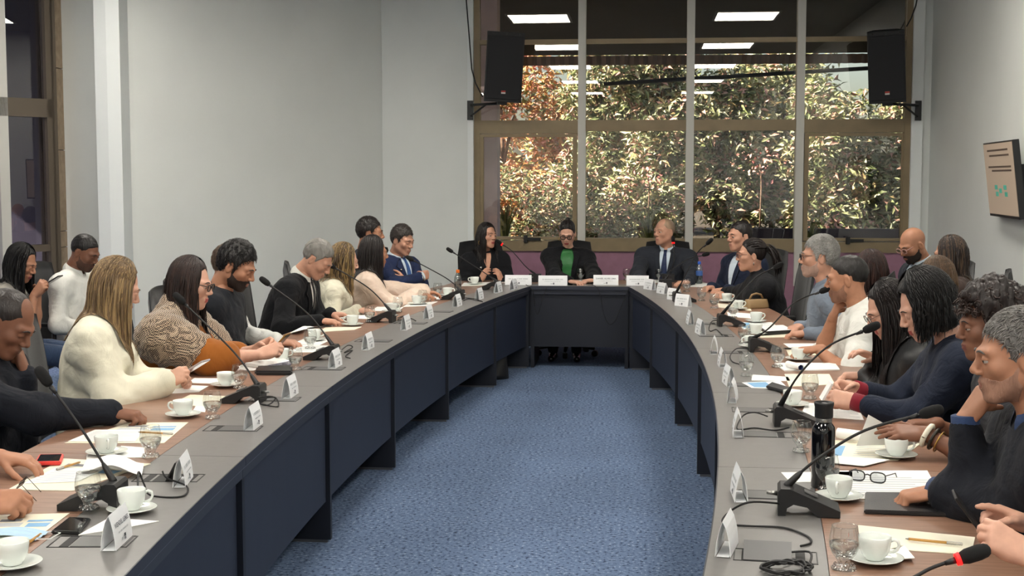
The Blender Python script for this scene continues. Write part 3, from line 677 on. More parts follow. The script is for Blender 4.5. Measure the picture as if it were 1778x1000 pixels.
# ---- folded name cards
def text_mesh(txt, size, name, m, parent, mtx, bold=0.0, width=None):
    c = bpy.data.curves.new(name, 'FONT'); c.body = txt; c.size = size; c.align_x = 'CENTER'; c.align_y = 'CENTER'; c.resolution_u = 2; c.offset = bold; c.extrude = .0001
    o = bpy.data.objects.new(name, c); COL.objects.link(o)
    dg = bpy.context.evaluated_depsgraph_get(); me = bpy.data.meshes.new_from_object(o.evaluated_get(dg)); bpy.data.objects.remove(o)
    me.name = name
    w = max(v.co.x for v in me.vertices) - min(v.co.x for v in me.vertices)
    sx = width / w if width else 1.0
    me.transform(mtx @ Matrix.Diagonal((sx, 1, 1, 1)))
    return link(name, me, m, parent)
def card(x, y, label, lines=None, L=.150, h=.092, rot=None, w=.040, turn=0.0):
    p = PZ(x, y); p.z = TZ + .002
    s = side_of(p)
    if rot is None: a = (PI / 2 if s < 0 else -PI / 2) + tang(s, p.y) + turn
    else: a = rot
    # local: front face looks to -Y
    t = empty('name_card', p, a, label, 'name card', 'folded name cards')
    bow = .004; prof = []
    for k in range(6): u = k / 5; prof.append((-w / 2 + (w / 2 - .002) * u - bow * math.sin(PI * u), h * u))
    for k in range(1, 6): u = 1 - k / 5; prof.append((w / 2 - (w / 2 - .002) * u + bow * math.sin(PI * u), h * u))
    prof2 = [(q[0] * .93, q[1] - .0012 if 0 < i < 10 else q[1]) for i, q in enumerate(prof)]
    n = len(prof); V = [(xq, q[0], q[1]) for xq in (-L / 2, L / 2) for q in prof] + [(xq, q[0], q[1]) for xq in (-L / 2, L / 2) for q in prof2]
    Fc = [(i, n + i, n + i + 1, i + 1) for i in range(n - 1)] + [(2 * n + i, 2 * n + i + 1, 3 * n + i + 1, 3 * n + i) for i in range(n - 1)]
    for e in (0, n): Fc += [(e + i, e + i + 1, 2 * n + e + i + 1, 2 * n + e + i) for i in range(n - 1)]
    raw('folded_sheet', V, Fc, M_card, t)
    MB().box(-L / 2, L / 2, -w / 2 + .004, w / 2 - .004, 0, .0008).build('bottom_flap', M_card, t)
    el = math.atan2(h, w / 2 - .002)
    def face(v): # place a flat print on the front face at height fraction v
        yq = -w / 2 + (w / 2 - .002) * v - bow * math.sin(PI * v) - .0016
        return Matrix.Translation((0, yq, h * v)) @ Matrix.Rotation(el + (.5 - v) * .22, 4, 'X')
    def blur_row(name, m, width, hgt, f):                # print too small to read in the photograph: a row of letter-sized strokes
        g_ = np.random.default_rng(int(x * 7 + y)); mb = MB(); u = -width / 2
        while u < width / 2:
            a_ = hgt * g_.uniform(.35, .75); mb.box(u, min(u + a_, width / 2), -hgt / 2, hgt / 2, 0, .0003, f); u += a_ + hgt * g_.choice([.25, .25, .25, .8])
        mb.build(name, m, t)
    if lines: text_mesh(lines, .017, 'name_print', M_print, t, face(.64), .0003, .80 * L)
    else: blur_row('name_print', M_printt, .72 * L, .010, face(.62))
    blur_row('title_print', M_printt, .56 * L, .0045, face(.42))
    MB().box(.002, .014, -.004, .004, 0, .0004, face(.24)).build('logo_print', M_printd, t)
    MB().box(.002, .014, -.004, .003, 0, .0004, face(.15)).build('logo_foot_print', M_print, t)
    MB().box(-.020, -.001, -.003, .003, 0, .0004, face(.18)).build('logo_tail_print', M_printt, t)
    return t
card(203, 944, 'name card nearest the camera on the left arm, beside a black phone', 'WENDEL LEMES')
card(318, 838, 'name card behind the open flap of the left outlet', turn=.1)
card(440, 742, 'name card below the second left microphone')
card(504, 688, 'name card before the curled cable of the second left microphone')
card(582, 637, 'name card before the third left microphone')
card(639, 606, 'name card between the third and fourth left microphones')
card(705, 572, 'name card right of the fourth left microphone')
card(744, 553, 'name card before the woman in the blush blouse')
card(794, 532, 'name card before the fifth left microphone')
card(832, 520, 'name card right of the fifth left microphone')
card(865, 508, 'leaning white name card left of the sixth left microphone cable')
card(892, 503, 'small name card nearest the left end of the head table')
card(900, 495, 'wide name card of the woman in black at the head table', L=.24, rot=0, h=.090)
card(960, 496, 'wide name card of the woman in the green blouse', L=.26, rot=0, h=.090)
card(1052, 495, 'wide name card in the middle right of the head table', 'DANIEL ALVES LIMA', L=.225, rot=0, h=.090)
card(1107, 496, 'wide name card of the man in the grey suit', L=.20, rot=0, h=.090)
card(1128, 503, 'name card nearest the right end of the head table', turn=.35)
card(1150, 510, 'second name card from the head table on the right arm', turn=.3)
card(1171, 521, 'third name card from the head table on the right arm', turn=.5)
card(1186, 532, 'fourth name card from the head table, before a microphone', turn=.6)
for k, (x, y, w) in enumerate([(1198, 563, 'beside the looped cable of the right arm'), (1216, 580, 'nearest the looped cable on the right arm'), (1240, 613, 'left of the fourth right microphone'), (1254, 636, 'left of two water glasses on the right arm'),
                               (1265, 668, 'upper of two close cards on the right arm'), (1272, 696, 'lower of two close cards on the right arm'), (1281, 754, 'left of the flush outlet beside the flask'), (1283, 863, 'left of the closed outlet by the largest microphone'),
                               (1262, 955, 'nearest the camera on the right arm')]):
    card(x, y, 'white folded name card ' + w, turn=.12 * math.sin(k * 2.1))

# ---- papers, folders, phones, books
def sheet(quad, label, m=M_paper, name='paper_sheet', cat='paper', z=0.0, t=.002, prints=(), curl=0.0):
    P = [PZ(x, y) for x, y in quad]; c = sum(P, Vector()) / len(P); c.z = TZ + .0005 + z
    o = empty(name, c, 0, label, cat, 'papers and folders on the table')
    V = [Vector((p.x - c.x, p.y - c.y, dz + (curl if i == 1 else 0))) for dz in (0, t) for i, p in enumerate(P)]
    n = len(P)
    raw('sheet' if cat == 'paper' else 'cover', V, [tuple(reversed(range(n))), tuple(range(n, 2 * n))] + [(i, (i + 1) % n, n + (i + 1) % n, n + i) for i in range(n)], m, o)
    for u0, v0, u1, v1, pm in prints:
        def q(u, v): return (P[0] * (1 - u) * (1 - v) + P[1] * u * (1 - v) + P[2] * u * v + P[3] * (1 - u) * v) - c
        VV = [q(u0, v0), q(u1, v0), q(u1, v1), q(u0, v1)]
        raw('print', [(v.x, v.y, t + .0006) for v in VV], [(0, 1, 2, 3)], pm, o)
    return o
def lines_(u0, u1, v0, v1, k, m=M_printt): return tuple((u0, v0 + (v1 - v0) * i / k, u1 - (.15 if i % 3 == 2 else 0), v0 + (v1 - v0) * (i + .28) / k, m) for i in range(k))
def folder_print(): return ((.12, .60, .52, .72, M_printt), (.16, .76, .46, .84, M_print), (.60, .58, .92, .70, M_printb), (.55, .74, .9, .80, M_printb))
sheet([(-60, 952), (42, 952), (121, 892), (-10, 896)], 'cream folder with blue print at the lower left corner', M_folder, 'folder', 'folder', prints=folder_print())
sheet([(14, 851), (128, 853), (262, 806), (110, 797)], 'cream folder under the red phone', M_folder, 'folder', 'folder', prints=folder_print())
sheet([(40, 842), (135, 838), (185, 815), (95, 815)], 'printed white sheet on the folder under the red phone', z=.0032, t=.001, prints=lines_(.1, .9, .1, .9, 7))
sheet([(112, 770), (285, 770), (327, 734), (225, 735)], 'cream folder under the suited forearm on the left', M_folder, 'folder', 'folder', prints=folder_print())
sheet([(118, 768), (235, 768), (252, 748), (165, 748)], 'printed sheet on the folder beside the suited forearm', z=.0032, t=.001, prints=lines_(.1, .9, .1, .9, 8))
sheet([(297, 702), (355, 707), (402, 689), (330, 686)], 'cream folder before the woman in the cream sweater', M_folder, 'folder', 'folder')
sheet([(290, 684), (345, 681), (362, 671), (318, 669)], 'white sheet under the hands of the woman in the cream sweater')
sheet([(325, 665), (385, 667), (398, 658), (338, 657)], 'folded white sheet before the orange sleeve')
sheet([(404, 640), (440, 645), (455, 636), (420, 634)], 'white sheet under the spiral notebook')
sheet([(505, 612), (560, 612), (578, 601), (522, 599)], 'white papers before the white jacket', prints=lines_(.1, .9, .2, .9, 4))
sheet([(508, 597), (555, 600), (575, 590), (530, 588)], 'folded napkin sheet before the white jacket', M_napkin)
sheet([(553, 577), (615, 573), (628, 568), (565, 569)], 'white folder before the grey-haired man in black', M_folder, 'folder', 'folder')
sheet([(500, 580), (520, 583), (545, 568), (530, 565)], 'white sheet leaning toward the black suit sleeve', curl=.03)
sheet([(585, 553), (640, 554), (650, 548), (598, 547)], 'white sheet before the cream blazer')
sheet([(645, 540), (690, 541), (700, 534), (655, 533)], 'white sheet under the blush sleeve')
sheet([(700, 533), (745, 531), (760, 524), (712, 525)], 'white sheet before the blush sleeve', prints=lines_(.1, .9, .2, .9, 3))
sheet([(740, 521), (775, 520), (790, 514), (750, 515)], 'white sheet before the navy suit')
sheet([(800, 497), (850, 495), (853, 490), (806, 491)], 'white sheet before the woman in black at the head table')
sheet([(855, 491), (880, 491), (882, 487), (857, 487)], 'small sheet right of the gesturing hands')
sheet([(990, 491), (1032, 491), (1030, 487), (992, 487)], 'white sheet before the green blouse')
sheet([(1110, 491), (1150, 491), (1150, 486), (1112, 486)], 'white sheet before the grey suit')
sheet([(1195, 498), (1240, 499), (1232, 492), (1194, 491)], 'white sheet at the blue-capped bottle')
sheet([(1255, 519), (1300, 523), (1290, 515), (1245, 513)], 'white sheet under the black phone on the right')
sheet([(1248, 534), (1305, 540), (1300, 532), (1246, 527)], 'white folder before the tan handbag', M_folder, 'folder', 'folder')
sheet([(1265, 550), (1325, 555), (1318, 546), (1262, 542)], 'white sheet before the first empty chair')
sheet([(1290, 572), (1352, 569), (1340, 560), (1282, 560)], 'blue-printed sheet before the second empty chair', prints=((.05, .1, .3, .9, M_printb),) + lines_(.4, .9, .2, .9, 4))
sheet([(1320, 587), (1415, 584), (1385, 573), (1320, 574)], 'cream folder before the grey-haired man in glasses', M_folder, 'folder', 'folder')
sheet([(1370, 604), (1432, 606), (1420, 597), (1360, 597)], 'white sheet before the bare elbow')
sheet([(1362, 645), (1458, 643), (1450, 632), (1345, 632)], 'white notepad below the rolled sheet', t=.006)
sheet([(1370, 618), (1440, 616), (1430, 605), (1365, 608)], 'cream folder behind the white cup of the right arm', M_folder, 'folder', 'folder')
sheet([(1288, 665), (1305, 674), (1370, 676), (1355, 662)], 'blue-printed brochure on the right arm', prints=((.1, .1, .9, .6, M_printb),))
sheet([(1305, 661), (1372, 662), (1368, 655), (1306, 651)], 'folded white sheet above the blue brochure', M_napkin)
sheet([(1370, 672), (1450, 668), (1440, 650), (1362, 650)], 'cream folder beside the glass at the red cuffs', M_folder, 'folder', 'folder')
sheet([(1390, 722), (1500, 730), (1490, 708), (1400, 700)], 'ruled sheet under the hands with red cuffs', prints=lines_(.05, .95, .1, .9, 9))
sheet([(1440, 800), (1560, 800), (1600, 770), (1450, 765)], 'printed folder beside the black flask', M_folder, 'folder', 'folder', prints=lines_(.3, .95, .1, .8, 7) + ((.03, .2, .15, .7, M_printb),))
sheet([(1440, 806), (1500, 812), (1545, 801), (1450, 795)], 'white napkin below the printed folder on the right', M_napkin, 'napkin', 'napkin', z=.004)
sheet([(1372, 838), (1480, 838), (1480, 820), (1356, 821)], 'white sheet corner behind the largest microphone')
sheet([(1462, 866), (1640, 872), (1610, 818), (1440, 818)], 'printed sheet under the eyeglasses', prints=lines_(.05, .95, .12, .8, 9))
sheet([(1495, 951), (1686, 964), (1693, 934), (1490, 913)], 'blank cream folder with a pen on it', M_folder, 'folder', 'folder')
sheet([(1525, 975), (1588, 978), (1570, 948), (1545, 955)], 'crumpled white napkin beside the nearest cup', M_napkin, 'napkin', 'napkin', curl=.012)
sheet([(136, 930), (212, 918), (276, 906), (190, 900)], 'white napkin under the saucer behind the nearest left name card', M_napkin, 'napkin', 'napkin')
sheet([(205, 795), (252, 795), (250, 778), (210, 775)], 'white napkin between the second cup and glass of the left arm', M_napkin, 'napkin', 'napkin')
sheet([(150, 800), (175, 800), (172, 788), (150, 790)], 'napkin edge left of the second cup of the left arm', M_napkin, 'napkin', 'napkin')
sheet([(335, 714), (356, 716), (358, 706), (340, 706)], 'napkin right of the third cup of the left arm', M_napkin, 'napkin', 'napkin')

def slab(quad, t, m, name, label, cat, z=.0, bev=.003, extra=None):
    P = [PZ(x, y) for x, y in quad]; c = sum(P, Vector()) / 4; c.z = TZ + .0015 + z
    o = empty(name, c, 0, label, cat)
    bm = bmesh.new(); vs = [bm.verts.new((p.x - c.x, p.y - c.y, dz)) for dz in (0, t) for p in P]
    for f in ((3, 2, 1, 0), (4, 5, 6, 7), (0, 1, 5, 4), (1, 2, 6, 5), (2, 3, 7, 6), (3, 0, 4, 7)): bm.faces.new([vs[i] for i in f])
    bmesh.ops.recalc_face_normals(bm, faces=bm.faces[:]); bmesh.ops.bevel(bm, geom=bm.edges[:], offset=bev, segments=2, affect='EDGES')
    me = bpy.data.meshes.new('body'); bm.to_mesh(me); bm.free(); link('body', me, m, o)
    if extra:
        k, em = extra; raw('screen' if cat == 'phone' else 'cover_panel', [((p.x - c.x) * k, (p.y - c.y) * k, t + .0004) for p in P], [(0, 1, 2, 3)], em, o)
    return o
M_screen = mat('phone_screen', '#15161a', .08, coat=.5)
M_redcase = mat('red_phone_case', '#e0413a', .45)
M_leather = mat('black_leather', '#1b1b1d', .4, bump=.12, bscale=250)
M_bluespir = mat('spiral_blue', '#3f4f86', .5)
slab([(88, 928), (138, 930), (158, 905), (120, 903)], .009, M_dark, 'mobile_phone', 'black phone under the nearest water glass on the left', 'phone', extra=(.9, M_screen))
slab([(60, 811), (106, 810), (111, 796), (68, 797)], .013, M_redcase, 'mobile_phone', 'phone in a bright red case on a cream folder', 'phone', z=.003, extra=(.85, M_screen))
slab([(442, 652), (508, 652), (508, 641), (446, 643)], .022, M_leather, 'glasses_case', 'long black case before the spiral notebook', 'case', bev=.008)
slab([(1262, 515), (1297, 519), (1300, 514), (1266, 511)], .012, M_dark, 'mobile_phone', 'black phone under the folded hands of the woman with the ponytail', 'phone', z=.003, extra=(.85, M_screen))
slab([(1330, 583), (1378, 580), (1360, 571), (1318, 573)], .022, M_leather, 'notebook', 'dark brown notebook before the grey-haired man in glasses', 'notebook', z=.003, extra=(.96, M_paper))
slab([(1330, 676), (1368, 686), (1376, 680), (1340, 669)], .012, M_leather, 'glasses_case', 'narrow dark case on the blue brochure', 'case', z=.004)
slab([(1500, 893), (1666, 899), (1625, 862), (1502, 861)], .012, M_leather, 'portfolio', 'black leather portfolio under the ringed hand', 'portfolio', extra=(.94, M_leather))
nb = slab([(425, 637), (464, 643), (506, 634), (485, 626)], .018, M_paper, 'spiral_notebook', 'white notebook with blue spiral before the orange sleeve', 'notebook', z=.002)
P = [PZ(x, y) for x, y in ((464, 643), (506, 634))]
mb = MB()
for k in range(18):
    c = P[0].lerp(P[1], (k + .5) / 18) - nb.location; c.z = .010
    mb.tube([c + Vector((.006 * math.cos(a), 0, .011 * math.sin(a))) for a in [j * PI / 3 for j in range(7)]], .0016, 5, cap=False)
mb.build('spiral', M_bluespir, nb)
# open booklet on the left
c = PZ(192, 820); c.z = TZ + .006
ob = empty('open_booklet', c, 0, 'open white booklet right of the left microphone stem', 'booklet', 'papers and folders on the table')
A, B, Cc, D = [PZ(x, y) - Vector((c.x, c.y, 0)) for x, y in ((140, 826), (246, 832), (250, 812), (150, 806))]
for k in range(3):
    V = []
    for i in range(9):
        u = i / 8; hgt = .004 + .030 * math.sin(PI * min(1, u * 1.0)) ** 1.5 * (1 - .25 * k)
        lo = A.lerp(B, u); hi = D.lerp(Cc, u); V += [(lo.x, lo.y, hgt + k * .002), (hi.x, hi.y, hgt + k * .002)]
    raw('page', V, [(2 * i, 2 * i + 2, 2 * i + 3, 2 * i + 1) for i in range(8)], M_paper, ob, True)
# rolled sheets
def roll(a, b, r, label, inner):
    A = PZ(*a, TZ + r + .008); B = PZ(*b, TZ + r + .008); t = empty('rolled_sheet', (A + B) / 2, 0, label, 'paper', 'papers and folders on the table'); c = (A + B) / 2
    ax = (B - A); u = ax.normalized(); e1 = Vector((0, 0, 1)); e2 = u.cross(e1); V = []; n = 34
    for i in range(n): th = i * .38; rr = r * (1 - .012 * i); V += [A - c + (e1 * math.cos(th) + e2 * math.sin(th)) * rr, B - c + (e1 * math.cos(th) + e2 * math.sin(th)) * rr]
    raw('outer_turn', V[:40], [(2 * i, 2 * i + 2, 2 * i + 3, 2 * i + 1) for i in range(19)], M_paper, t, True)
    raw('inner_turn', V[38:], [(2 * i, 2 * i + 2, 2 * i + 3, 2 * i + 1) for i in range(len(V[38:]) // 2 - 1)], inner, t, True)
roll((1368, 632), (1391, 638), .017, 'rolled white sheet with blue inside by the fourth right microphone', M_bluespir)
roll((1455, 752), (1500, 758), .020, 'rolled brochure with blue inside beyond the black flask', M_bluespir)
# face mask, pens
o = empty('face_mask', PZ(22, 932), 0, 'light blue face mask on the lower left folder', 'face mask'); o.location.z = TZ + .004
V = []
for i in range(9):
    for j in range(7):
        u = i / 8 - .5; v = j / 6 - .5; V.append((u * .17, v * .085, .012 * math.cos(u * PI) + .003 * (j % 2)))
raw('pleats', V, [(i * 7 + j, (i + 1) * 7 + j, (i + 1) * 7 + j + 1, i * 7 + j + 1) for i in range(8) for j in range(6)], mat('mask_blue', '#a9c6dd', .8), o)
MB().tube([(.085, -.04, .003), (.12, -.03, .002), (.12, .03, .002), (.085, .04, .003)], .0015, 5).build('ear_loop', M_paper, o)
M_clearpl = mat('clear_plastic', '#d8d4cc', .15, trans=.6); M_amber = mat('amber_barrel', '#b98a45', .3)
def pen(a, b, z, label, body=None):
    A = PZ(*a, TZ + z + .006); B = PZ(*b, TZ + z + .006); t = empty('pen', A, 0, label, 'pen', 'pens on the table'); d = B - A
    MB().tube([d * 0, d * .06], [.0012, .0035], 8).build('tip', M_metal, t)
    MB().tube([d * .06, d * .72], [.0038, .0038], 8).build('barrel', body or M_amber, t)
    MB().tube([d * .72, d * .98, d], [.0045, .0045, .003], 8).build('cap', M_clearpl if body is None else body, t)
pen((1572, 935), (1672, 945), .004, 'clear amber pen on the blank folder')
pen((72, 926), (40, 949), .001, 'pen at the edge of the lower left folder')
pen((140, 802), (98, 815), .004, 'pen beside the red phone on the folder')
pen((240, 750), (300, 753), .004, 'thin pen on the folder beside the suited forearm')
pen((578, 566), (533, 570), .004, 'black pen before the grey-haired man in black', M_black)
pen((1402, 606), (1360, 605), .003, 'black pen beside the white cup before the white shirt', M_black)

# ---- flask and bottles
p = PZ(1428, 846); p.z = TZ + .001
fl = empty('insulated_flask', p, .3, 'tall black insulated flask on the right arm', 'flask')
M_flask = mat('gloss_black', '#08080a', .12, coat=.6)
MB().lathe([(.0001, 0), (.034, 0), (.036, .003), (.036, .175), (.034, .19), (.026, .202), (.024, .206), (.0001, .206)], 32).build('body', M_flask, fl)
MB().lathe([(.0245, .2065), (.0255, .208), (.0255, .218), (.0245, .2195)], 28).build('steel_band', M_metal, fl)
MB().lathe([(.0001, .2195), (.027, .2195), (.028, .222), (.028, .252), (.0305, .262), (.0300, .268), (.0270, .268), (.0250, .258), (.0001, .256)], 28).build('lid', M_dark, fl)
MB().box(-.007, .007, -.020, .006, .257, .266, bev=.002).build('flip_spout', M_alu, fl)
M_pet = pane_mat('pet_plastic', '#eef2f2', 2.0)
def bottle(px, py, capcol, lab, label, h=.205):
    p = PZ(px, py); p.z = TZ + .002; t = empty('water_bottle', p, 0, label, 'bottle', 'plastic water bottles'); k = h / .205
    MB().lathe([(.0001, .002), (.026, 0), (.031, .006), (.031, .05), (.0295, .06), (.031, .07), (.031, .125), (.028, .145), (.016, .172), (.0125, .180), (.0125, .186), (.0115, .186), (.0115, .18), (.027, .143), (.0298, .12), (.0298, .006), (.0001, .004)], 26, mtx=Matrix.Diagonal((1, 1, k, 1))).build('bottle', M_pet, t)
    MB().lathe([(.0001, .006), (.0292, .007), (.0292, .085), (.0001, .085)], 22, mtx=Matrix.Diagonal((1, 1, k, 1))).build('water', M_water, t)
    MB().lathe([(.0001, .178), (.0145, .178), (.015, .180), (.015, .200), (.0135, .204), (.0001, .204)], 20, mtx=Matrix.Diagonal((1, 1, k, 1))).build('cap', mat('cap_' + capcol, capcol, .4), t)
    if lab: MB().lathe([(.0313, .075), (.0317, .076), (.0317, .118), (.0313, .119)], 26, mtx=Matrix.Diagonal((1, 1, k, 1))).build('paper_label', mat('label_' + lab, lab, .5), t)
bottle(795, 511, '#f07a2a', None, 'plastic water bottle with an orange cap')
bottle(1214, 493, '#2f5fc4', '#3c5f9e', 'plastic water bottle with a blue cap and blue label')
# ---- eyeglasses lying on the table
M_lens = pane_mat('lens', '#d9dde0', 2.0)
def spectacles(name, label, mf, lensw=.048, lensh=.032, cat='eyeglasses', thick=.0022, arms=True, mlens=None):
    t = empty(name, (0, 0, 0), 0, label, cat)
    for s in (-1, 1):
        c = s * (lensw / 2 + .009); pts = []
        for k in range(17):
            a = 2 * PI * k / 16; pts.append((c + abs(math.cos(a)) ** .7 * math.copysign(lensw / 2, math.cos(a)), 0, abs(math.sin(a)) ** .7 * math.copysign(lensh / 2, math.sin(a))))
        MB().tube(pts, thick, 6, cap=False).build('rim', mf, t)
        raw('lens', [(x, 0, z) for x, y, z in pts[:16]], [tuple(range(16))], mlens or M_lens, t)
        if arms: MB().tube([(s * (lensw + .009), 0, lensh * .25), (s * (lensw + .014), -.01, lensh * .3), (s * (lensw + .016), -.09, lensh * .3), (s * (lensw + .014), -.125, -.012)], thick * .8, 6).build('temple_arm', mf, t)
    MB().tube([(-.009, 0, .004), (0, .002, .007), (.009, 0, .004)], thick, 6).build('bridge', mf, t)
    return t
sg = spectacles('eyeglasses', 'dark-framed eyeglasses lying on the printed sheet', M_dark)
p = PZ(1506, 838); p.z = TZ + .020; sg.location = p; sg.rotation_euler = (0.1, 0, 2.7)
for o in list(sg.children):
    if o.name.startswith('temple'): o.rotation_euler = (0, 0, 0)
# ---- bags
def bag(loc, rz, label, m, size, name='handbag'):
    t = empty(name, loc, rz, label, 'bag'); sx, sy, sz = size; V = []; n = 14; K = 7
    for k in range(K):
        v = k / (K - 1)
        for j in range(n):
            a = 2 * PI * j / n; r = (1 - .45 * v ** 2) * (1 + .05 * math.sin(3 * a + k))
            V.append((math.copysign(abs(math.cos(a)) ** .6, math.cos(a)) * sx * (1 - .1 * v), math.copysign(abs(math.sin(a)) ** .6, math.sin(a)) * sy * r, sz * v))
    Fc = [(i * n + j, i * n + (j + 1) % n, (i + 1) * n + (j + 1) % n, (i + 1) * n + j) for i in range(K - 1) for j in range(n)] + [tuple(reversed(range(n))), tuple(range((K - 1) * n, K * n))]
    raw('bag_body', V, Fc, m, t, True)
    MB().tube([(-sx * .6, 0, sz), (-sx * .4, 0, sz + sz * .5), (0, 0, sz + sz * .65), (sx * .4, 0, sz + sz * .5), (sx * .6, 0, sz)], .008, 6).build('strap', m, t)
    return t
bag((-1.28, 11.15, 0), .3, 'black bag on the carpet under the left arm near the head table', M_leather, (.16, .10, .20))
hbp = PY(1312, 527, 9.35)
# ================================================================== PEOPLE: smooth bodies grown from distance fields
def _cone(x, y, z, a, b, ra, rb):
    bx, by, bz = b[0] - a[0], b[1] - a[1], b[2] - a[2]; L = max(bx * bx + by * by + bz * bz, 1e-9)
    t = np.clip(((x - a[0]) * bx + (y - a[1]) * by + (z - a[2]) * bz) / L, 0, 1)
    return np.sqrt((x - a[0] - t * bx) ** 2 + (y - a[1] - t * by) ** 2 + (z - a[2] - t * bz) ** 2) - (ra + (rb - ra) * t)
def _ell(x, y, z, c, r, R):
    dx, dy, dz = x - c[0], y - c[1], z - c[2]
    if R is not None:
        qx = R[0, 0] * dx + R[1, 0] * dy + R[2, 0] * dz; qy = R[0, 1] * dx + R[1, 1] * dy + R[2, 1] * dz; qz = R[0, 2] * dx + R[1, 2] * dy + R[2, 2] * dz
    else: qx, qy, qz = dx, dy, dz
    k0 = np.sqrt((qx / r[0]) ** 2 + (qy / r[1]) ** 2 + (qz / r[2]) ** 2); k1 = np.sqrt((qx / r[0] ** 2) ** 2 + (qy / r[1] ** 2) ** 2 + (qz / r[2] ** 2) ** 2)
    return k0 * (k0 - 1) / np.maximum(k1, 1e-6)
def _smin(a, b, k):
    h = np.maximum(k - np.abs(a - b), 0) / k; return np.minimum(a, b) - h * h * k * .25
class Sdf:
    def __init__(s): s.p = []; s.post = []; s.ridge = None
    def cone(s, a, b, ra, rb=None, k=.03, op='u'):
        a = np.array(a, float); b = np.array(b, float); rb = ra if rb is None else rb; m = max(ra, rb)
        s.p.append((op, k, np.minimum(a, b) - m, np.maximum(a, b) + m, lambda x, y, z: _cone(x, y, z, a, b, ra, rb))); return s
    def ell(s, c, r, R=None, k=.03, op='u'):
        c = np.array(c, float); m = np.array([max(r)] * 3) if R is not None else np.array(r, float)
        s.p.append((op, k, c - m, c + m, lambda x, y, z: _ell(x, y, z, c, r, R))); return s
    def fn(s, f, lo, hi, k=.005, op='u'):
        s.p.append((op, k, np.array(lo, float), np.array(hi, float), f)); return s
    def off(s, k): s.p.append(('o', k, np.zeros(3), np.zeros(3), None)); return s
    def crease(s, amp, freq, n=4, seed=0, st=(1, 1, 1)):
        g = np.random.default_rng(abs(int(seed)) + 77); K = g.normal(size=(n, 3)); K = K / np.linalg.norm(K, axis=1)[:, None] * freq * np.array(st); s.ridge = (amp, K, g.uniform(0, 6.28, n), g.normal(size=(n, 3)) * freq * .35); return s
    def wave(s, amp, freq, n=5, seed=0, st=(1, 1, 1)):
        g = np.random.default_rng(abs(int(seed))); K = g.normal(size=(n, 3)) * freq * np.array(st); ph = g.uniform(0, 6.28, n)
        s.post.append((amp, K, ph)); return s
    def at(s, P):
        x, y, z = P[:, 0], P[:, 1], P[:, 2]; D = np.full(len(P), 10.0)
        for op, k, lo, hi, f in s.p:
            if op == 'o': D = D - k; continue
            d = f(x, y, z); D = _smin(D, d, k) if op == 'u' else (-_smin(-D, d, k) if op == 's' else np.maximum(D, d))
        return D
    def mesh(s, h):
        U = [p for p in s.p if p[0] == 'u']
        lo = np.min([p[2] for p in U], 0) - 3 * h - .01; hi = np.max([p[3] for p in U], 0) + 3 * h + .01
        n = np.ceil((hi - lo) / h).astype(int) + 1; D = np.full(n, 10.0, dtype=np.float32); ax = [lo[i] + h * np.arange(n[i]) for i in range(3)]
        for op, k, a, b, f in s.p:
            if op == 'o': D -= k; continue
            m = 2.5 * h + k + .012
            if op == 'i': sl = (slice(None),) * 3
            else: sl = tuple(slice(max(0, int((a[i] - m - lo[i]) / h)), max(1, min(n[i], int((b[i] + m - lo[i]) / h) + 2))) for i in range(3))
            X = ax[0][sl[0]][:, None, None]; Y = ax[1][sl[1]][None, :, None]; Z = ax[2][sl[2]][None, None, :]
            d = f(X, Y, Z); c = D[sl]
            D[sl] = _smin(c, d, k) if op == 'u' else (-_smin(-c, d, k) if op == 's' else np.maximum(c, d))
        for amp, K, ph in s.post:
            w = 0
            for kv, p_ in zip(K, ph): w = w + np.sin(ax[0][:, None, None] * kv[0] + ax[1][None, :, None] * kv[1] + ax[2][None, None, :] * kv[2] + p_)
            D += (amp / len(K) ** .5) * w
        if s.ridge:
            amp, K, ph, J = s.ridge; X, Y, Z = ax[0][:, None, None], ax[1][None, :, None], ax[2][None, None, :]; w = 0
            for kv, p_, jv in zip(K, ph, J):
                e = np.clip(.25 + .95 * np.sin(X * jv[0] + Y * jv[1] + Z * jv[2] + p_ * 1.7), 0, 1)
                w = w + (np.abs(np.sin(X * kv[0] + Y * kv[1] + Z * kv[2] + p_ + .6 * np.sin(X * jv[1] + Y * jv[2] + Z * jv[0]))) ** .7 - .55) * e
            D -= amp * w
        return nets(D, lo, h)
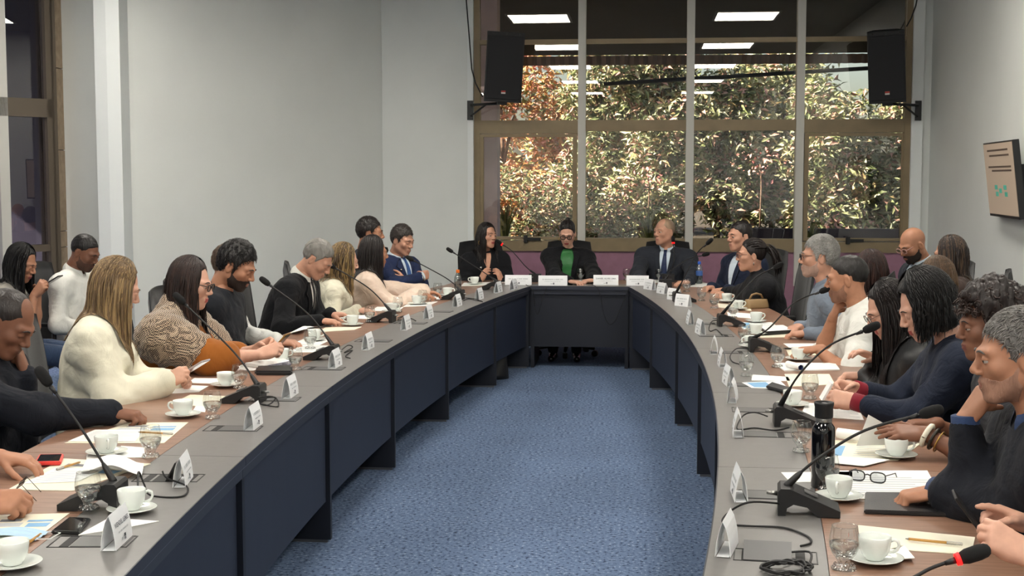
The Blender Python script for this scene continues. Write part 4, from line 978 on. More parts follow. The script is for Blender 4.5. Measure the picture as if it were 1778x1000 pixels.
def nets(D, lo, h):
    I = D < 0; n = np.array(D.shape); c = np.zeros(n - 1, dtype=np.int8)
    off = [(i, j, k) for i in (0, 1) for j in (0, 1) for k in (0, 1)]
    for i, j, k in off: c += I[i:n[0] - 1 + i, j:n[1] - 1 + j, k:n[2] - 1 + k]
    A = np.argwhere((c > 0) & (c < 8)); idx = np.full(n - 1, -1, dtype=np.int32); idx[A[:, 0], A[:, 1], A[:, 2]] = np.arange(len(A))
    v = {o: D[A[:, 0] + o[0], A[:, 1] + o[1], A[:, 2] + o[2]].astype(np.float64) for o in off}
    P = np.zeros((len(A), 3)); N = np.zeros(len(A))
    for o in off:
        for d in range(3):
            if o[d]: continue
            q = list(o); q[d] = 1; a = v[o]; b = v[tuple(q)]; m = (a < 0) != (b < 0); t = np.where(m, a / np.where(m, a - b, 1), 0)
            e = np.tile(np.array(o, float), (len(A), 1)); e[:, d] = t; P += e * m[:, None]; N += m
    V = lo + (A + P / np.maximum(N, 1)[:, None]) * h; Q = []
    for d in range(3):
        a, b = (d + 1) % 3, (d + 2) % 3
        s0 = [slice(1, -1)] * 3; s0[d] = slice(0, n[d] - 1); s1 = list(s0); s1[d] = slice(1, n[d])
        i0 = I[tuple(s0)]; x = i0 != I[tuple(s1)]; E = np.argwhere(x); sg = i0[x]
        o = np.ones(3, int); o[d] = 0; E = E + o
        def cell(da, db): q = E.copy(); q[:, a] -= da; q[:, b] -= db; return idx[q[:, 0], q[:, 1], q[:, 2]]
        q = np.stack([cell(1, 1), cell(0, 1), cell(0, 0), cell(1, 0)], 1); q[~sg] = q[~sg][:, ::-1]; Q.append(q)
    return V, np.concatenate(Q)
def vnormals(V, Q):
    fn = np.cross(V[Q[:, 2]] - V[Q[:, 0]], V[Q[:, 3]] - V[Q[:, 1]]); N = np.zeros_like(V)
    for k in range(4): np.add.at(N, Q[:, k], fn)
    return N / np.maximum(np.linalg.norm(N, axis=1), 1e-9)[:, None]
def rotm(yaw=0, pitch=0, roll=0):   # yaw about z (deg, to the left +), pitch nods down +, roll leans to the right +
    return np.array(Euler((math.radians(-pitch), math.radians(roll), math.radians(yaw)), 'YXZ').to_matrix())

# ---- head templates (origin between the eyes' level and the centre of the skull, facing +Y)
def head_sdf(fem, lid):
    s = Sdf(); j = .92 if fem else 1.0
    s.ell((0, -.018, .030), (.0745, .094, .088))
    s.ell((0, .022, -.028), (.0595 * j, .068, .082), k=.035)
    for m in (-1, 1):
        s.cone((m * .050 * j, -.008, -.055), (m * .016, .060, -.098), .021 * j, .018, k=.03)
        s.ell((m * .041, .058, -.022), (.022, .020, .020), k=.025)
        s.cone((m * .012, .086, .017), (m * .042, .070, .020), .010 if fem else .012, k=.016)
    s.ell((0, .068, -.100), (.020, .018, .016), k=.02)
    s.ell((0, .078, -.066), (.026, .020, .022), k=.015)
    for m in (-1, 1): s.ell((m * .031, .096, .001), (.018, .016, .0115), k=.014, op='s')
    s.cone((0, .086, .010), (0, .1075, -.026), .0075, .0105 if fem else .0118, k=.010)
    for m in (-1, 1): s.ell((m * .0125, .098, -.033), (.0085, .011, .0075), k=.006)
    s.ell((0, .0925, -.0605), (.021, .0075, .0048), k=.005); s.ell((0, .0910, -.0710), (.018, .0080, .0060), k=.005)
    s.cone((-.021, .0985, -.0660), (.021, .0985, -.0660), .0016, k=.003, op='s')
    for m in (-1, 1):
        c = (m * .031, .0765, .001)
        up = lambda x, y, z, c=c: np.maximum(_ell(x, y, z, c, (.0150, .0150, .0145), None), (lid + c[2]) - z)
        dn = lambda x, y, z, c=c: np.maximum(_ell(x, y, z, c, (.0148, .0146, .0142), None), z - (c[2] - .0065))
        b0 = np.array(c) - .016; b1 = np.array(c) + .016; s.fn(up, b0, b1, .002); s.fn(dn, b0, b1, .002)
        R = rotm(m * 18, 0, 0); R = R @ np.array(Euler((math.radians(-8), 0, 0)).to_matrix())
        s.ell((m * .0775, -.012, -.010), (.0065, .0185, .031), R, k=.006)
        s.ell((m * .084, -.006, -.006), (.006, .010, .017), R, k=.006, op='s')
    s.cone((0, -.022, -.05), (0, -.040, -.135), .055 if not fem else .047, .054 if not fem else .046, k=.03)
    return s
HEADS = {}
def head_mesh(fem, lid, h=.0032):
    key = (fem, lid, h)
    if key not in HEADS:
        V, Q = head_sdf(fem, lid).mesh(h); HEADS[key] = (V, Q, vnormals(V, Q))
    return HEADS[key]
# ---- hand templates (right hand: wrist at 0, fingers +Y, palm -Z, thumb -X)
HANDS = {}
POSE = {'flat': ((8, 12, 8), -55, 10), 'relax': ((22, 32, 20), -42, 22), 'grip': ((48, 55, 30), -30, 45), 'fist': ((70, 85, 50), -15, 55), 'point': ((35, 45, 25), -35, 30), 'claw': ((38, 62, 35), -45, 30)}
def hand_mesh(pose, h=.0034):
    if (pose, h) in HANDS: return HANDS[(pose, h)]
    (b1, b2, b3), ty, td = POSE[pose]; s = Sdf(); xs = (-.029, -.010, .009, .027); ln = (.070, .078, .073, .057); ky = (.090, .094, .089, .080)
    for i in range(4):
        s.cone((xs[i] * .62, .0, 0), (xs[i], ky[i], .002), .0155, .0125, k=.014)
        p = np.array([xs[i], ky[i], .001]); ang = 0; f = 1.0
        if pose == 'point' and i == 0: f = .25
        sp = (i - 1.5) * (.10 if pose == 'flat' else .05)
        for seg, bd, r0, r1 in ((.46, b1, .0105, .0096), (.30, b2, .0096, .0086), (.24, b3, .0086, .0066)):
            ang += bd * f * (1 + .10 * (i - 1)); a = math.radians(ang); d = np.array([math.sin(sp) * math.cos(a), math.cos(sp) * math.cos(a), -math.sin(a)]); q = p + d * ln[i] * seg
            w = .92 if i == 3 else 1.0; s.cone(p, q, r0 * w, r1 * w, k=.0045); p = q
    s.ell((.012, .045, -.006), (.030, .046, .013), k=.012); s.ell((-.024, .030, -.010), (.016, .032, .014), k=.012)
    p = np.array([-.026, .022, -.008]); a = math.radians(ty); dn = math.radians(td)
    for L, r0, r1, t in ((.044, .0145, .0115, 0), (.032, .0112, .0100, .30), (.027, .0100, .0075, .55)):
        d = np.array([math.sin(a + t) * math.cos(dn), math.cos(a + t) * math.cos(dn), -math.sin(dn)]); q = p + d * L; s.cone(p, q, r0, r1, k=.006); p = q
    s.ell((0, -.01, -.001), (.027, .030, .019), k=.012); s.cone((0, -.005, 0), (0, -.022, 0), .0235, .0245, k=.01)
    HANDS[(pose, h)] = s.mesh(h); return HANDS[(pose, h)]

SKIN = {'light': '#cfa08a', 'fair': '#c4937b', 'tan': '#ad7b60', 'olive': '#a3745b', 'brown': '#7f5541', 'dark': '#6a4435'}
for k_, v_ in SKIN.items(): mat('skin_' + k_, v_, .5, vary=.07, vscale=35, spec=.4)
LIPS = {(k_, f_): mat('lips_%s_%d' % (k_, f_), {'light': ('#b98474', '#a8504c'), 'fair': ('#ad7866', '#9c4a48'), 'tan': ('#95604f', '#8e4644'), 'olive': ('#8d5c4c', '#8a4442'), 'brown': ('#704838', '#73423a'), 'dark': ('#5c3a30', '#633a34')}[k_][f_], .45) for k_ in SKIN for f_ in (0, 1)}
M_eye = mat('eye_white', '#b8aea6', .25); M_iris = mat('iris', '#2a1a12', .15)
def hair_mat(col, r=.42): return mat('hair_' + col, col, r, vary=.25, vscale=30, bump=.35, bscale=130, stretch=(1, 1, .22), spec=.45)
def cloth(col, kind='wool'):
    p = {'wool': (.9, .03, .08, 260), 'cotton': (.8, .05, .06, 180), 'knit': (.95, .12, .12, 420), 'satin': (.38, .0, .02, 90), 'denim': (.85, .1, .2, 500)}[kind]
    nm = 'cloth_%s_%s' % (kind, col)
    if nm in MATS: return MATS[nm]
    m = mat(nm, col, p[0], sheen=p[1], bump=p[2], bscale=p[3], vary=.06, vscale=12, spec=.25)
    N = m.node_tree.nodes; L = m.node_tree.links; b = N['Principled BSDF']; old = b.inputs['Normal'].links[0].from_node
    tc = N.new('ShaderNodeTexCoord'); n = N.new('ShaderNodeTexNoise'); n.inputs['Scale'].default_value = 7.5; n.inputs['Detail'].default_value = 3; n.inputs['Distortion'].default_value = 1.4
    L.new(tc.outputs['Object'], n.inputs['Vector']); bp = N.new('ShaderNodeBump'); bp.inputs['Strength'].default_value = .22 if kind == 'knit' else .5; bp.inputs['Distance'].default_value = .035
    L.new(n.outputs['Fac'], bp.inputs['Height']); L.new(bp.outputs[0], old.inputs['Normal']); return m

def zline(pts):
    ys = np.array([p[0] for p in pts]); zs = np.array([p[1] for p in pts]); return lambda y: np.interp(y, ys, zs)
SHORT = [(-.13, -.085), (-.06, -.070), (-.040, -.035), (-.031, .018), (.003, .020), (.009, -.022), (.019, -.026), (.028, .022), (.045, .052), (.070, .070), (.10, .080)]
LOW = [(-.14, -.13), (-.03, -.13), (.012, -.10), (.026, -.02), (.038, .045), (.054, .086), (.10, .118)]
TIED = [(-.14, -.085), (-.06, -.075), (-.02, -.02), (.012, -.006), (.030, .018), (.044, .052), (.062, .078), (.10, .096)]
def cap_sdf(style, t=.008, top=.006, noise=.0022, seed=0, recede=None, freq=170):
    s = Sdf(); s.ell((0, -.020, .032), (.0765 + t, .097 + t, .088 + t + top)); zl_ = zline(style)
    if style is LOW: s.ell((0, -.040, -.045), (.074 + t, .070 + t, .085), k=.03)
    s.fn(lambda x, y, z: (zl_(y) - z) * .75, (-1,) * 3, (1,) * 3, .006, 'i')
    if recede == 'temples':
        for m in (-1, 1): s.ell((m * .050, .075, .085), (.034, .050, .040), k=.012, op='s')
    elif recede == 'high': s.ell((0, .090, .105), (.062, .075, .055), k=.015, op='s')
    elif recede == 'top': s.ell((0, .035, .130), (.060, .100, .062), k=.015, op='s')
    s.wave(noise, freq, 6, seed, (1, 1, .6)); return s
def strands(roots, tang_, length, solids, n=14, wave=.004, seed=1, stiff=.55, grav=(0, 0, -1), step=None):
    g = np.random.default_rng(abs(int(seed))); k = len(roots); P = [roots]; d = tang_.copy(); G = np.array(grav, float)
    L = length if isinstance(length, np.ndarray) else np.full(k, length); st = (L / n)[:, None]; ph = g.uniform(0, 6.28, (k, 1)); sd = g.normal(size=(k, 3)); p = roots.copy()
    for i in range(n):
        d = d * stiff + G * (1 - stiff); d /= np.linalg.norm(d, axis=1)[:, None]
        p = p + d * st + sd * wave * np.sin(i * 1.1 + ph)
        for s, mar in solids:
            for _ in range(2):
                v = s.at(p) - mar; m = v < 0
                if m.any():
                    q = p[m]; e = .004; gr = np.stack([s.at(q + np.array(o) * e) for o in ((1, 0, 0), (0, 1, 0), (0, 0, 1))], 1) - s.at(q)[:, None]
                    gr /= np.maximum(np.linalg.norm(gr, axis=1), 1e-6)[:, None]; p[m] = q - gr * v[m][:, None]
        P.append(p.copy())
    return np.stack(P, 1)
def ribbons(P, w, t, cen):
    """flattened tubes along each path in P (k, n, 3), flat side away from cen"""
    k, n, _ = P.shape; T = np.gradient(P, axis=1); T /= np.maximum(np.linalg.norm(T, axis=2, keepdims=True), 1e-9)
    o = P - cen; o -= T * np.sum(o * T, 2, keepdims=True); o /= np.maximum(np.linalg.norm(o, axis=2, keepdims=True), 1e-9); b = np.cross(T, o)
    ot_ = np.clip(np.linspace(.3, 1.5, n), 0, 1)[None, :, None]; tp_ = np.clip(np.minimum(1.0, (1.0 - np.linspace(0, 1, n)) * 3.2 + .10), 0, 1)[None, :, None]
    if np.ndim(w): w = w[:, None, None]
    V = np.stack([P + b * w * tp_, P + o * t * tp_ * ot_, P - b * w * tp_], 2).reshape(-1, 3)
    i = (np.arange(k)[:, None, None] * n + np.arange(n - 1)[None, :, None]) * 3; j = np.arange(3)[None, None, :]; j2 = (j + 1) % 3
    Q = np.stack([i + j, i + j2, i + 3 + j2, i + 3 + j], -1).reshape(-1, 4)
    return V, Q

CH = None
def make_chair():
    t = empty('office_chair', (0, 0, 0), 0, 'black office chair', 'chair', 'black office chairs around the table')
    M_fab = mat('chair_fabric', '#17181b', .9, bump=.2, bscale=450, sheen=.2)
    MB().box(-.24, .24, -.22, .26, .395, .455, bev=.02).build('seat', M_fab, t)
    V = []; nx, nz = 9, 9
    for sgn in (1, -1):
        for k in range(nz):
            v = k / (nz - 1); z = .53 + .57 * v; hw = .23 * (1 - .10 * max(0, v - .75) / .25) * (1 - .12 * max(0, .25 - v) / .25)
            for i in range(nx):
                u = (i / (nx - 1)) * 2 - 1; edge = 1 - .9 * max(abs(u), abs(2 * v - 1)) ** 8
                V.append((u * hw, -.245 - .07 * v + .035 * u * u * (1 - .4 * v) - .03 * math.sin(PI * v) * 0 + sgn * .026 * edge, z - .02 * u * u * (1 if v > .8 else 0)))
    Fc = []
    for q, rev in ((0, True), (nx * nz, False)):
        for k in range(nz - 1):
            for i in range(nx - 1):
                a = q + k * nx + i; f = (a, a + 1, a + nx + 1, a + nx); Fc.append(f if not rev else tuple(reversed(f)))
    rim = [i for i in range(nx)] + [k * nx + nx - 1 for k in range(1, nz)] + [(nz - 1) * nx + i for i in range(nx - 2, -1, -1)] + [k * nx for k in range(nz - 2, 0, -1)]
    Fc += [(rim[(i + 1) % len(rim)], rim[i], rim[i] + nx * nz, rim[(i + 1) % len(rim)] + nx * nz) for i in range(len(rim))]
    raw('backrest', V, Fc, M_fab, t, True)
    MB().tube([(0, -.16, .40), (0, -.28, .42), (0, -.31, .60), (0, -.315, .80)], [.025, .025, .022, .02], 8).build('back_support', M_dark, t)
    for s in (-1, 1):
        a = MB().box(s * .27 - .03, s * .27 + .03, -.14, .12, .655, .68, bev=.008).build('armrest', M_dark, t)
        MB().tube([(s * .22, 0, .42), (s * .275, 0, .46), (s * .275, 0, .655)], .016, 8).build('arm_post', M_dark, a)
    MB().tube([(0, 0, .10), (0, 0, .395)], .027, 12).build('gas_column', M_metal, t)
    for k in range(5):
        a = 2 * PI * k / 5 + .3; c, s = math.cos(a), math.sin(a)
        l = MB().tube([(0, 0, .11), (.15 * c, .15 * s, .10), (.28 * c, .28 * s, .075)], [.03, .024, .016], 8).build('base_leg', M_dark, t)
        mtx = Matrix.Translation((.285 * c, .285 * s, .03)) @ Matrix.Rotation(a, 4, 'Z') @ Matrix.Rotation(PI / 2, 4, 'X')
        MB().lathe([(.0001, -.022), (.026, -.022), (.030, -.016), (.030, .016), (.026, .022), (.0001, .022)], 12, mtx=mtx).build('caster', M_rubber, l)
    return t
CH = make_chair()
def chair(x, y, heading, label): return put(CH, (x, y, 0), math.radians(heading) - PI / 2, label, 'black office chairs around the table')

def person(label, px, Y, face, head=None, pitch=10, roll=0, back=.10, side=0.0, fem=False, skin='fair', hair=None, top=None, arms=(None, None), b=1.0, hs=1.04, lid=-.001,
           trousers='#17181d', shoe='#0d0d0e', chair_label=None, twist=0, glasses=None, beard=None, front=None, extra=None, pelz=.57, sw=None):
    Hw = PY(px[0], px[1], Y); f = math.radians(face); fwv = Vector((math.cos(f), math.sin(f), 0)); rtv = Vector((math.sin(f), -math.cos(f), 0))
    root = empty('person', (Hw.x - fwv.x * back - rtv.x * side, Hw.y - fwv.y * back - rtv.y * side, 0), f - PI / 2, label, 'person', 'people at the meeting')
    Rw = np.array(Matrix.Rotation(-(f - PI / 2), 3, 'Z')); o0 = np.array(root.location)
    def loc(w): return Rw @ (np.array(w, float) - o0)
    def dirl(w): v = Rw @ np.array(w, float); return v / max(np.linalg.norm(v), 1e-9)
    H = loc(Hw); hyaw = 0 if head is None else head - face; hyaw = (hyaw + 180) % 360 - 180
    RH = rotm(hyaw, pitch, roll); hsz = hs * (.965 if fem else 1.0)
    pel = np.array([0, 0, pelz]); base = H + RH @ np.array([0, -.032, -.095]) * hsz
    u = (base - pel); u /= np.linalg.norm(u); nb = base - (u * .6 + np.array([0, 0, .4])) * .070 + np.array([0, -.012, 0]); ax = nb - pel; L = np.linalg.norm(ax); t = ax / L
    tx = np.array([math.cos(math.radians(twist)), math.sin(math.radians(twist)), 0]); fw = np.cross(t, tx); fw /= np.linalg.norm(fw); tx = np.cross(fw, t); R = np.stack([tx, fw, t], 1)
    S_w = sw or (.172 if fem else .198) * b
    SH = [nb + tx * m * S_w - t * .088 - fw * .005 for m in (-1, 1)]
    chest = pel + ax * .65 - fw * .010
    def torso(s, g, neck=True, low=True):
        c = 1.0 if not fem else .90
        s.ell(pel, (.172 * b + g, .125 * b + g, .115 + g), R, k=.06)
        s.ell(pel + ax * .35 - fw * .005, ((.158 if not fem else .136) * b + g, .118 * b + g, .18), R, k=.07)
        s.ell(chest, (.166 * c * b + g, .114 * c * b + g, .165), R, k=.06)
        if fem:
            for m in (-1, 1): s.ell(pel + ax * .66 + tx * m * .066 + fw * .075, (.058 * b + g * .6, .052 * b + g * .6, .062), R, k=.04)
        s.cone(SH[0] * .8 + SH[1] * .2 + t * .012, SH[1] * .8 + SH[0] * .2 + t * .012, .060 * c + g * .8, k=.05)
        for m in (0, 1): s.cone(nb - t * .022 - fw * .016, SH[m] + t * .012, .040 * c + g * .35, .044 * c + g * .7, k=.05)
    # arms
    A = []
    for m in (0, 1):
        sg = -1 if m == 0 else 1; a = arms[m] or {}
        Wp = loc(a['w']) if 'w' in a else np.array([sg * .16, .26, .62])
        l1, l2 = .285 * (.94 if fem else 1), .255 * (.94 if fem else 1); S = SH[m]; v = Wp - S; D = np.linalg.norm(v)
        if D > (l1 + l2) * .985:
            k_ = D / ((l1 + l2) * .985); l1 *= k_; l2 *= k_
        pole = np.array(a.get('pole', (sg * .55, -.25, -.8))); n = v / D; x = (l1 * l1 - l2 * l2 + D * D) / (2 * D); hh = math.sqrt(max(l1 * l1 - x * x, 1e-5)); pl = pole - n * pole.dot(n); pl /= np.linalg.norm(pl)
        E = S + n * x + pl * hh; fa = (Wp - E) / np.linalg.norm(Wp - E)
        hd = dirl(a['d']) if 'd' in a else (fa * .8 + np.array([0, 0, 0])); hd = hd / np.linalg.norm(hd)
        pn = dirl(a['n']) if 'n' in a else np.array([0, 0, -1.0]); pn = pn - hd * pn.dot(hd); pn /= max(np.linalg.norm(pn), 1e-6)
        A.append((S, E, Wp, fa, hd, pn, a.get('pose', 'relax'), sg, a.get('hide', False)))
    th = .9 if fem else 1.0
    q_ = 1.0 if Y < 5.2 else (1.2 if Y < 8.5 else 1.5)
    body = Sdf(); torso(body, -.008)
    body.cone(nb - t * .05, base, .056 * th if not fem else .046, .054 * th if not fem else .045, k=.035)
    for S, E, Wp, fa, hd, pn, po, sg, hide in A:
        body.cone(S, E, .048 * th * b, .040 * th * b, k=.03); body.cone(E, E + (Wp - E) * .35, .040 * th * b, .041 * th * b, k=.03); body.cone(E + (Wp - E) * .35, Wp, .041 * th * b, .0265 * th, k=.03)
    bare = (top or {}).get('kind') == 'sleeveless' or (top or {}).get('sleeve', 2) < 1.6; V, Q = body.mesh(.0145 if bare else .020); Vs = [V]; Qs = [Q]; Ms = [np.zeros(len(Q), int)]; nv = len(V)
    if pitch > 15 and lid > -.005: lid = -.005
    HV, HQ, HN = head_mesh(fem, lid, .0035 * q_); fc = HV[HQ].mean(1)
    lp_ = (np.abs(fc[:, 0]) < .0205) & (fc[:, 2] < -.0565) & (fc[:, 2] > -.0775) & (fc[:, 1] > .088 - (fc[:, 0] / .02) ** 2 * .006)
    def hl(P): return (np.asarray(P) * hsz) @ RH.T + H
    Vs.append(hl(HV)); Qs.append(HQ + nv); Ms.append(lp_.astype(int)); nv += len(HV)
    for S, E, Wp, fa, hd, pn, po, sg, hide in A:
        hv, hq = hand_mesh(po, .0037 * q_); hv = hv * (.93 if fem else 1.0); hq = hq
        if sg < 0: hv = hv * np.array([-1, 1, 1]); hq = hq[:, ::-1]
        zc = -pn; xc = np.cross(hd, zc); RM = np.stack([xc, hd, zc], 1)
        Vs.append(hv @ RM.T + Wp); Qs.append(hq + nv); Ms.append(np.zeros(len(hq), int)); nv += len(hv)
    sk = MATS['skin_' + skin]
    fast('body', np.concatenate(Vs), np.concatenate(Qs), [sk, LIPS[(skin, int(fem))]], root, mi=np.concatenate(Ms))
    # eyes, eyebrows
    for m in (-1, 1):
        mb = MB(); c = np.array((m * .031, .0765, .001)); n = 12; rr = .0132
        V = []; Fc = []; M = []
        for i in range(7):
            a = [0, .30, .48, .66, 1.2, 1.57, 2.0][i]
            for j in range(n): q = 2 * PI * j / n; V.append(c + rr * np.array([math.sin(a) * math.cos(q), math.cos(a), math.sin(a) * math.sin(q)]))
        for i in range(6):
            for j in range(n): Fc.append((i * n + j, i * n + (j + 1) % n, (i + 1) * n + (j + 1) % n, (i + 1) * n + j)); M.append(1 if i < 3 else 0)
        fast('eye', hl(V), np.array(Fc)[:, ::-1], [M_eye, M_iris], root, mi=M)
    def skin_patch(name, mask, off, m):
        f = mask[HQ].all(1); q = HQ[f]
        if not len(q): return
        u_, inv = np.unique(q, return_inverse=True); q = inv.reshape(-1, 4); v = HV[u_] + HN[u_] * off
        return fast(name, hl(v), q, m, root)
    hcol = (hair or {}).get('col', '#1a1412')
    for m in (-1, 1):
        pts = []
        for u_ in np.linspace(0, 1, 7):
            x0 = m * (.013 + .035 * u_); z0 = .0225 + .0045 * math.sin(PI * min(1, u_ * 1.25)) - .003 * u_; c_ = (np.abs(HV[:, 0] - x0) < .006) & (np.abs(HV[:, 2] - z0) < .005)
            pts.append((x0, (HV[c_, 1].max() if c_.any() else .08) + .0002, z0))
        MB().tube([Vector(p) for p in hl(pts)], [x * (1.25 if not fem else .9) for x in (.0018, .0027, .0029, .0027, .0022, .0016, .0006)], 6).build('eyebrow', hair_mat((hair or {}).get('brow', hcol)), root)
    if beard:
        s = head_sdf(fem, lid); s.off(max(beard.get('t', .0022), .0014)); zt = zline([(-.03, .02), (-.014, .000), (.006, -.012), (.022, -.038), (.050, -.054), (.070, -.050), (.084, -.0455), (.12, -.0445)])
        s.fn(lambda x, y, z: np.maximum(np.maximum((z - zt(y)) * .8, -(y + .004) - .25 * (z + .06)), np.maximum(-.118 - z, np.abs(x) - .0695)), (-1,) * 3, (1,) * 3, .004, 'i')
        s.ell((0, .095, -.0655), (.0185, .03, .0085), k=.003, op='s'); V, Q = s.mesh(.0040 * min(q_, 1.2)); keep = V[:, 1] > -.03; ok = keep[Q].all(1); fast('beard', hl(V), Q[ok], hair_mat(beard['col'], .8), root)
    # clothes
    tp0 = top or {}; kind = tp0.get('kind', 'shirt'); g = {'jacket': .027, 'shirt': .020, 'sweater': .032, 'blouse': .024, 'tee': .016, 'sleeveless': .010}[kind]; m_top = tp0['mat']
    gs = Sdf(); torso(gs, g)
    if tp0.get('high'): gs.cone(nb - t * .03, nb + (base - nb) * tp0['high'], .066 * th, .058 * th, k=.03)
    if tp0.get('hem'): gs.ell(pel + np.array([0, .03, -.01]), (.205 * b, .17 * b, .12), R, k=.05)
    kb = {'sweater': .11, 'blouse': .09}.get(kind, .07); slv = tp0.get('sleeve', 2.0); puff = tp0.get('puff', 0.0)
    for S, E, Wp, fa, hd, pn, po, sg, hide in A:
        if kind == 'sleeveless': continue
        r0, r1, r2 = (.050 * th * b + g * .70, .044 * th * b + g * .72, .030 * th + g * .62)
        if slv < 1.0: gs.cone(S, S + (E - S) * slv, r0, r1 + puff, k=kb)
        else:
            gs.cone(S, E, r0, r1 + puff, k=kb); e2 = E + (Wp - E) * (min(slv, 2.0) - 1.0)
            if slv > 1.0: gs.cone(E, e2 - fa * (.036 if tp0.get('cuff') else .012), r1 + puff, r1 + puff + (r2 - r1 + puff * .3) * (slv - 1) , k=.035)
            gs.ell(E, (r1 * 1.04,) * 3, None, k=.03)
    ts = Sdf(); torso(ts, g)
    gs.wave(tp0.get('fold', .0026), tp0.get('ffreq', 24 if kind in ('sweater', 'blouse') else 40), 6, abs(hash(label)) % 1000 if False else len(label) * 7 + int(px[0]), (1, 1, .7)); gs.wave(tp0.get('fold', .0026) * .38, 100, 5, int(px[1]) + 3, (.8, .8, 1.3))
    gs.crease(tp0.get('crease', {'sweater': .0045, 'blouse': .005, 'shirt': .006, 'jacket': .0045}.get(kind, .003)), tp0.get('cfreq', 26), 5, int(px[0]) + 3)
    V, Q = gs.mesh(.0100 * q_); fast({'jacket': 'jacket', 'shirt': 'shirt', 'sweater': 'sweater', 'blouse': 'blouse', 'tee': 'shirt', 'sleeveless': 'top'}[kind], V, Q, m_top, root)
    def march(uv, off):
        P = pel + np.outer(uv[:, 0], tx) + np.outer(uv[:, 1], t) + fw * .34
        for _ in range(26): P = P - fw * np.maximum(ts.at(P) - off, 0)[:, None] * .85
        return P
    def strip_patch(name, rows, off, m, cols=5, both=False):
        """cloth lying on the chest: rows of (distance below the neck, left edge, right edge)"""
        for sg in ((1, -1) if both else (1,)):
            R2 = []; rr = np.array(rows, float); ww = np.linspace(rr[0, 0], rr[-1, 0], max(len(rows), 14)); a_ = np.interp(ww, rr[:, 0], rr[:, 1]); b_ = np.interp(ww, rr[:, 0], rr[:, 2])
            uv = np.array([((a_[i] + (b_[i] - a_[i]) * j / cols) * sg, L - ww[i]) for i in range(len(ww)) for j in range(cols + 1)])
            P = march(uv, off); q = np.array([(i * (cols + 1) + j, i * (cols + 1) + j + 1, (i + 1) * (cols + 1) + j + 1, (i + 1) * (cols + 1) + j) for i in range(len(ww) - 1) for j in range(cols)])
            e = P - fw * .016; n_ = len(P); bd = [j for j in range(cols + 1)] + [i * (cols + 1) + cols for i in range(1, len(ww))] + [(len(ww) - 1) * (cols + 1) + j for j in range(cols - 1, -1, -1)] + [i * (cols + 1) for i in range(len(ww) - 2, 0, -1)]
            sk_ = np.array([(bd[i], bd[(i + 1) % len(bd)], bd[(i + 1) % len(bd)] + n_, bd[i] + n_) for i in range(len(bd))])
            fast(name, np.concatenate([P, e]), np.concatenate([q, sk_]), m, root)
    for fr_ in (front or []):
        if fr_[0] == 'vee': strip_patch(fr_[1], [(.004, -.046, .046), (.03, -.052, .052), (.10, -.046, .046), (fr_[3] if len(fr_) > 3 else .30, -.006, .006)], .010, fr_[2], 8)
        elif fr_[0] == 'open': strip_patch(fr_[1], [(.004, -.044, .044), (.05, -.060, .060), (.20, -.070, .070), (.42, -.060, .060)], .010, fr_[2], 8)
        elif fr_[0] == 'tie': strip_patch('tie', [(.000, -.017, .017), (.022, -.013, .013), (.03, -.014, .014), (.20, -.030, .030), (.36, -.036, .036), (.40, -.004, .004)], .0155, fr_[1], 4)
        elif fr_[0] == 'lapel':
            w0 = fr_[2] if len(fr_) > 2 else .30; o_ = fr_[3] if len(fr_) > 3 else 0.0
            strip_patch('lapel', [(.004, .042, .062), (.03, .050 + o_ * .5, .092 + o_), (.075, .050 + o_, .118 + o_), (.082, .049 + o_, .094 + o_), (.18, .030 + o_, .072 + o_), (w0, .004 + o_, .012 + o_)], .0135, fr_[1], 5, True)
        elif fr_[0] == 'skinv': strip_patch('neckline', [(.002, -.045, .045), (.04, -.042, .042), (fr_[1], -.003, .003)], .009, sk, 6)
        elif fr_[0] == 'pin':
            P = march(np.array([[fr_[1], L - fr_[2]]]), .016)[0]; MB().lathe([(.0001, -.004), (.011, -.003), (.012, 0), (.008, .004), (.0001, .005)], 12, mtx=Matrix.Translation(P) @ Vector(fw).to_track_quat('Z', 'Y').to_matrix().to_4x4()).build('lapel_pin', fr_[3], root)
    if tp0.get('collar'):
        V = []; n = 22; nu = (base - nb) / np.linalg.norm(base - nb); rx = np.cross(fw, nu); rx /= np.linalg.norm(rx); fy = np.cross(nu, rx)
        for k in range(4):
            v = k / 3
            for i in range(n):
                a = math.radians(14 + 332 * i / (n - 1)); rad = (.063 + .019 * (1 - v)) * th + (.006 if k in (1, 2) else 0); drop = .020 * math.cos(a) if True else 0
                V.append(nb + nu * (-.010 + .052 * v - drop) + rx * math.sin(a) * rad + fy * (math.cos(a) * rad * 1.04 - .004))
        fast('collar', V, [(k * n + i, k * n + i + 1, (k + 1) * n + i + 1, (k + 1) * n + i) for k in range(3) for i in range(n - 1)], tp0['collar'], root)
    if tp0.get('cuff'):
        for S, E, Wp, fa, hd, pn, po, sg, hide in A:
            c0 = Wp - fa * .030; MB().tube([c0 - fa * .03, c0, c0 + fa * .042, c0 + fa * .043], [.040 * th, .0405 * th, .040 * th, .034 * th], 16).build('cuff', tp0['cuff'], root)
    tr = Sdf(); mt = cloth(trousers, 'denim' if trousers == '#2c3c55' else 'wool'); tr.ell(pel - t * .015, (.180 * b, .135 * b, .11), R, k=.05)
    for m in (-1, 1):
        hip = pel + tx * m * .09 + np.array([0, .02, -.03]); kn = np.array([m * .11, .44, .50]); an = np.array([m * .11, .40, .10])
        tr.cone(hip, kn, .088, .068, k=.05); tr.cone(kn, an, .066, .052, k=.03)
    tr.wave(.003, 45, 5, int(px[0])); V, Q = tr.mesh(.026); fast('trousers', V, Q, mt, root)
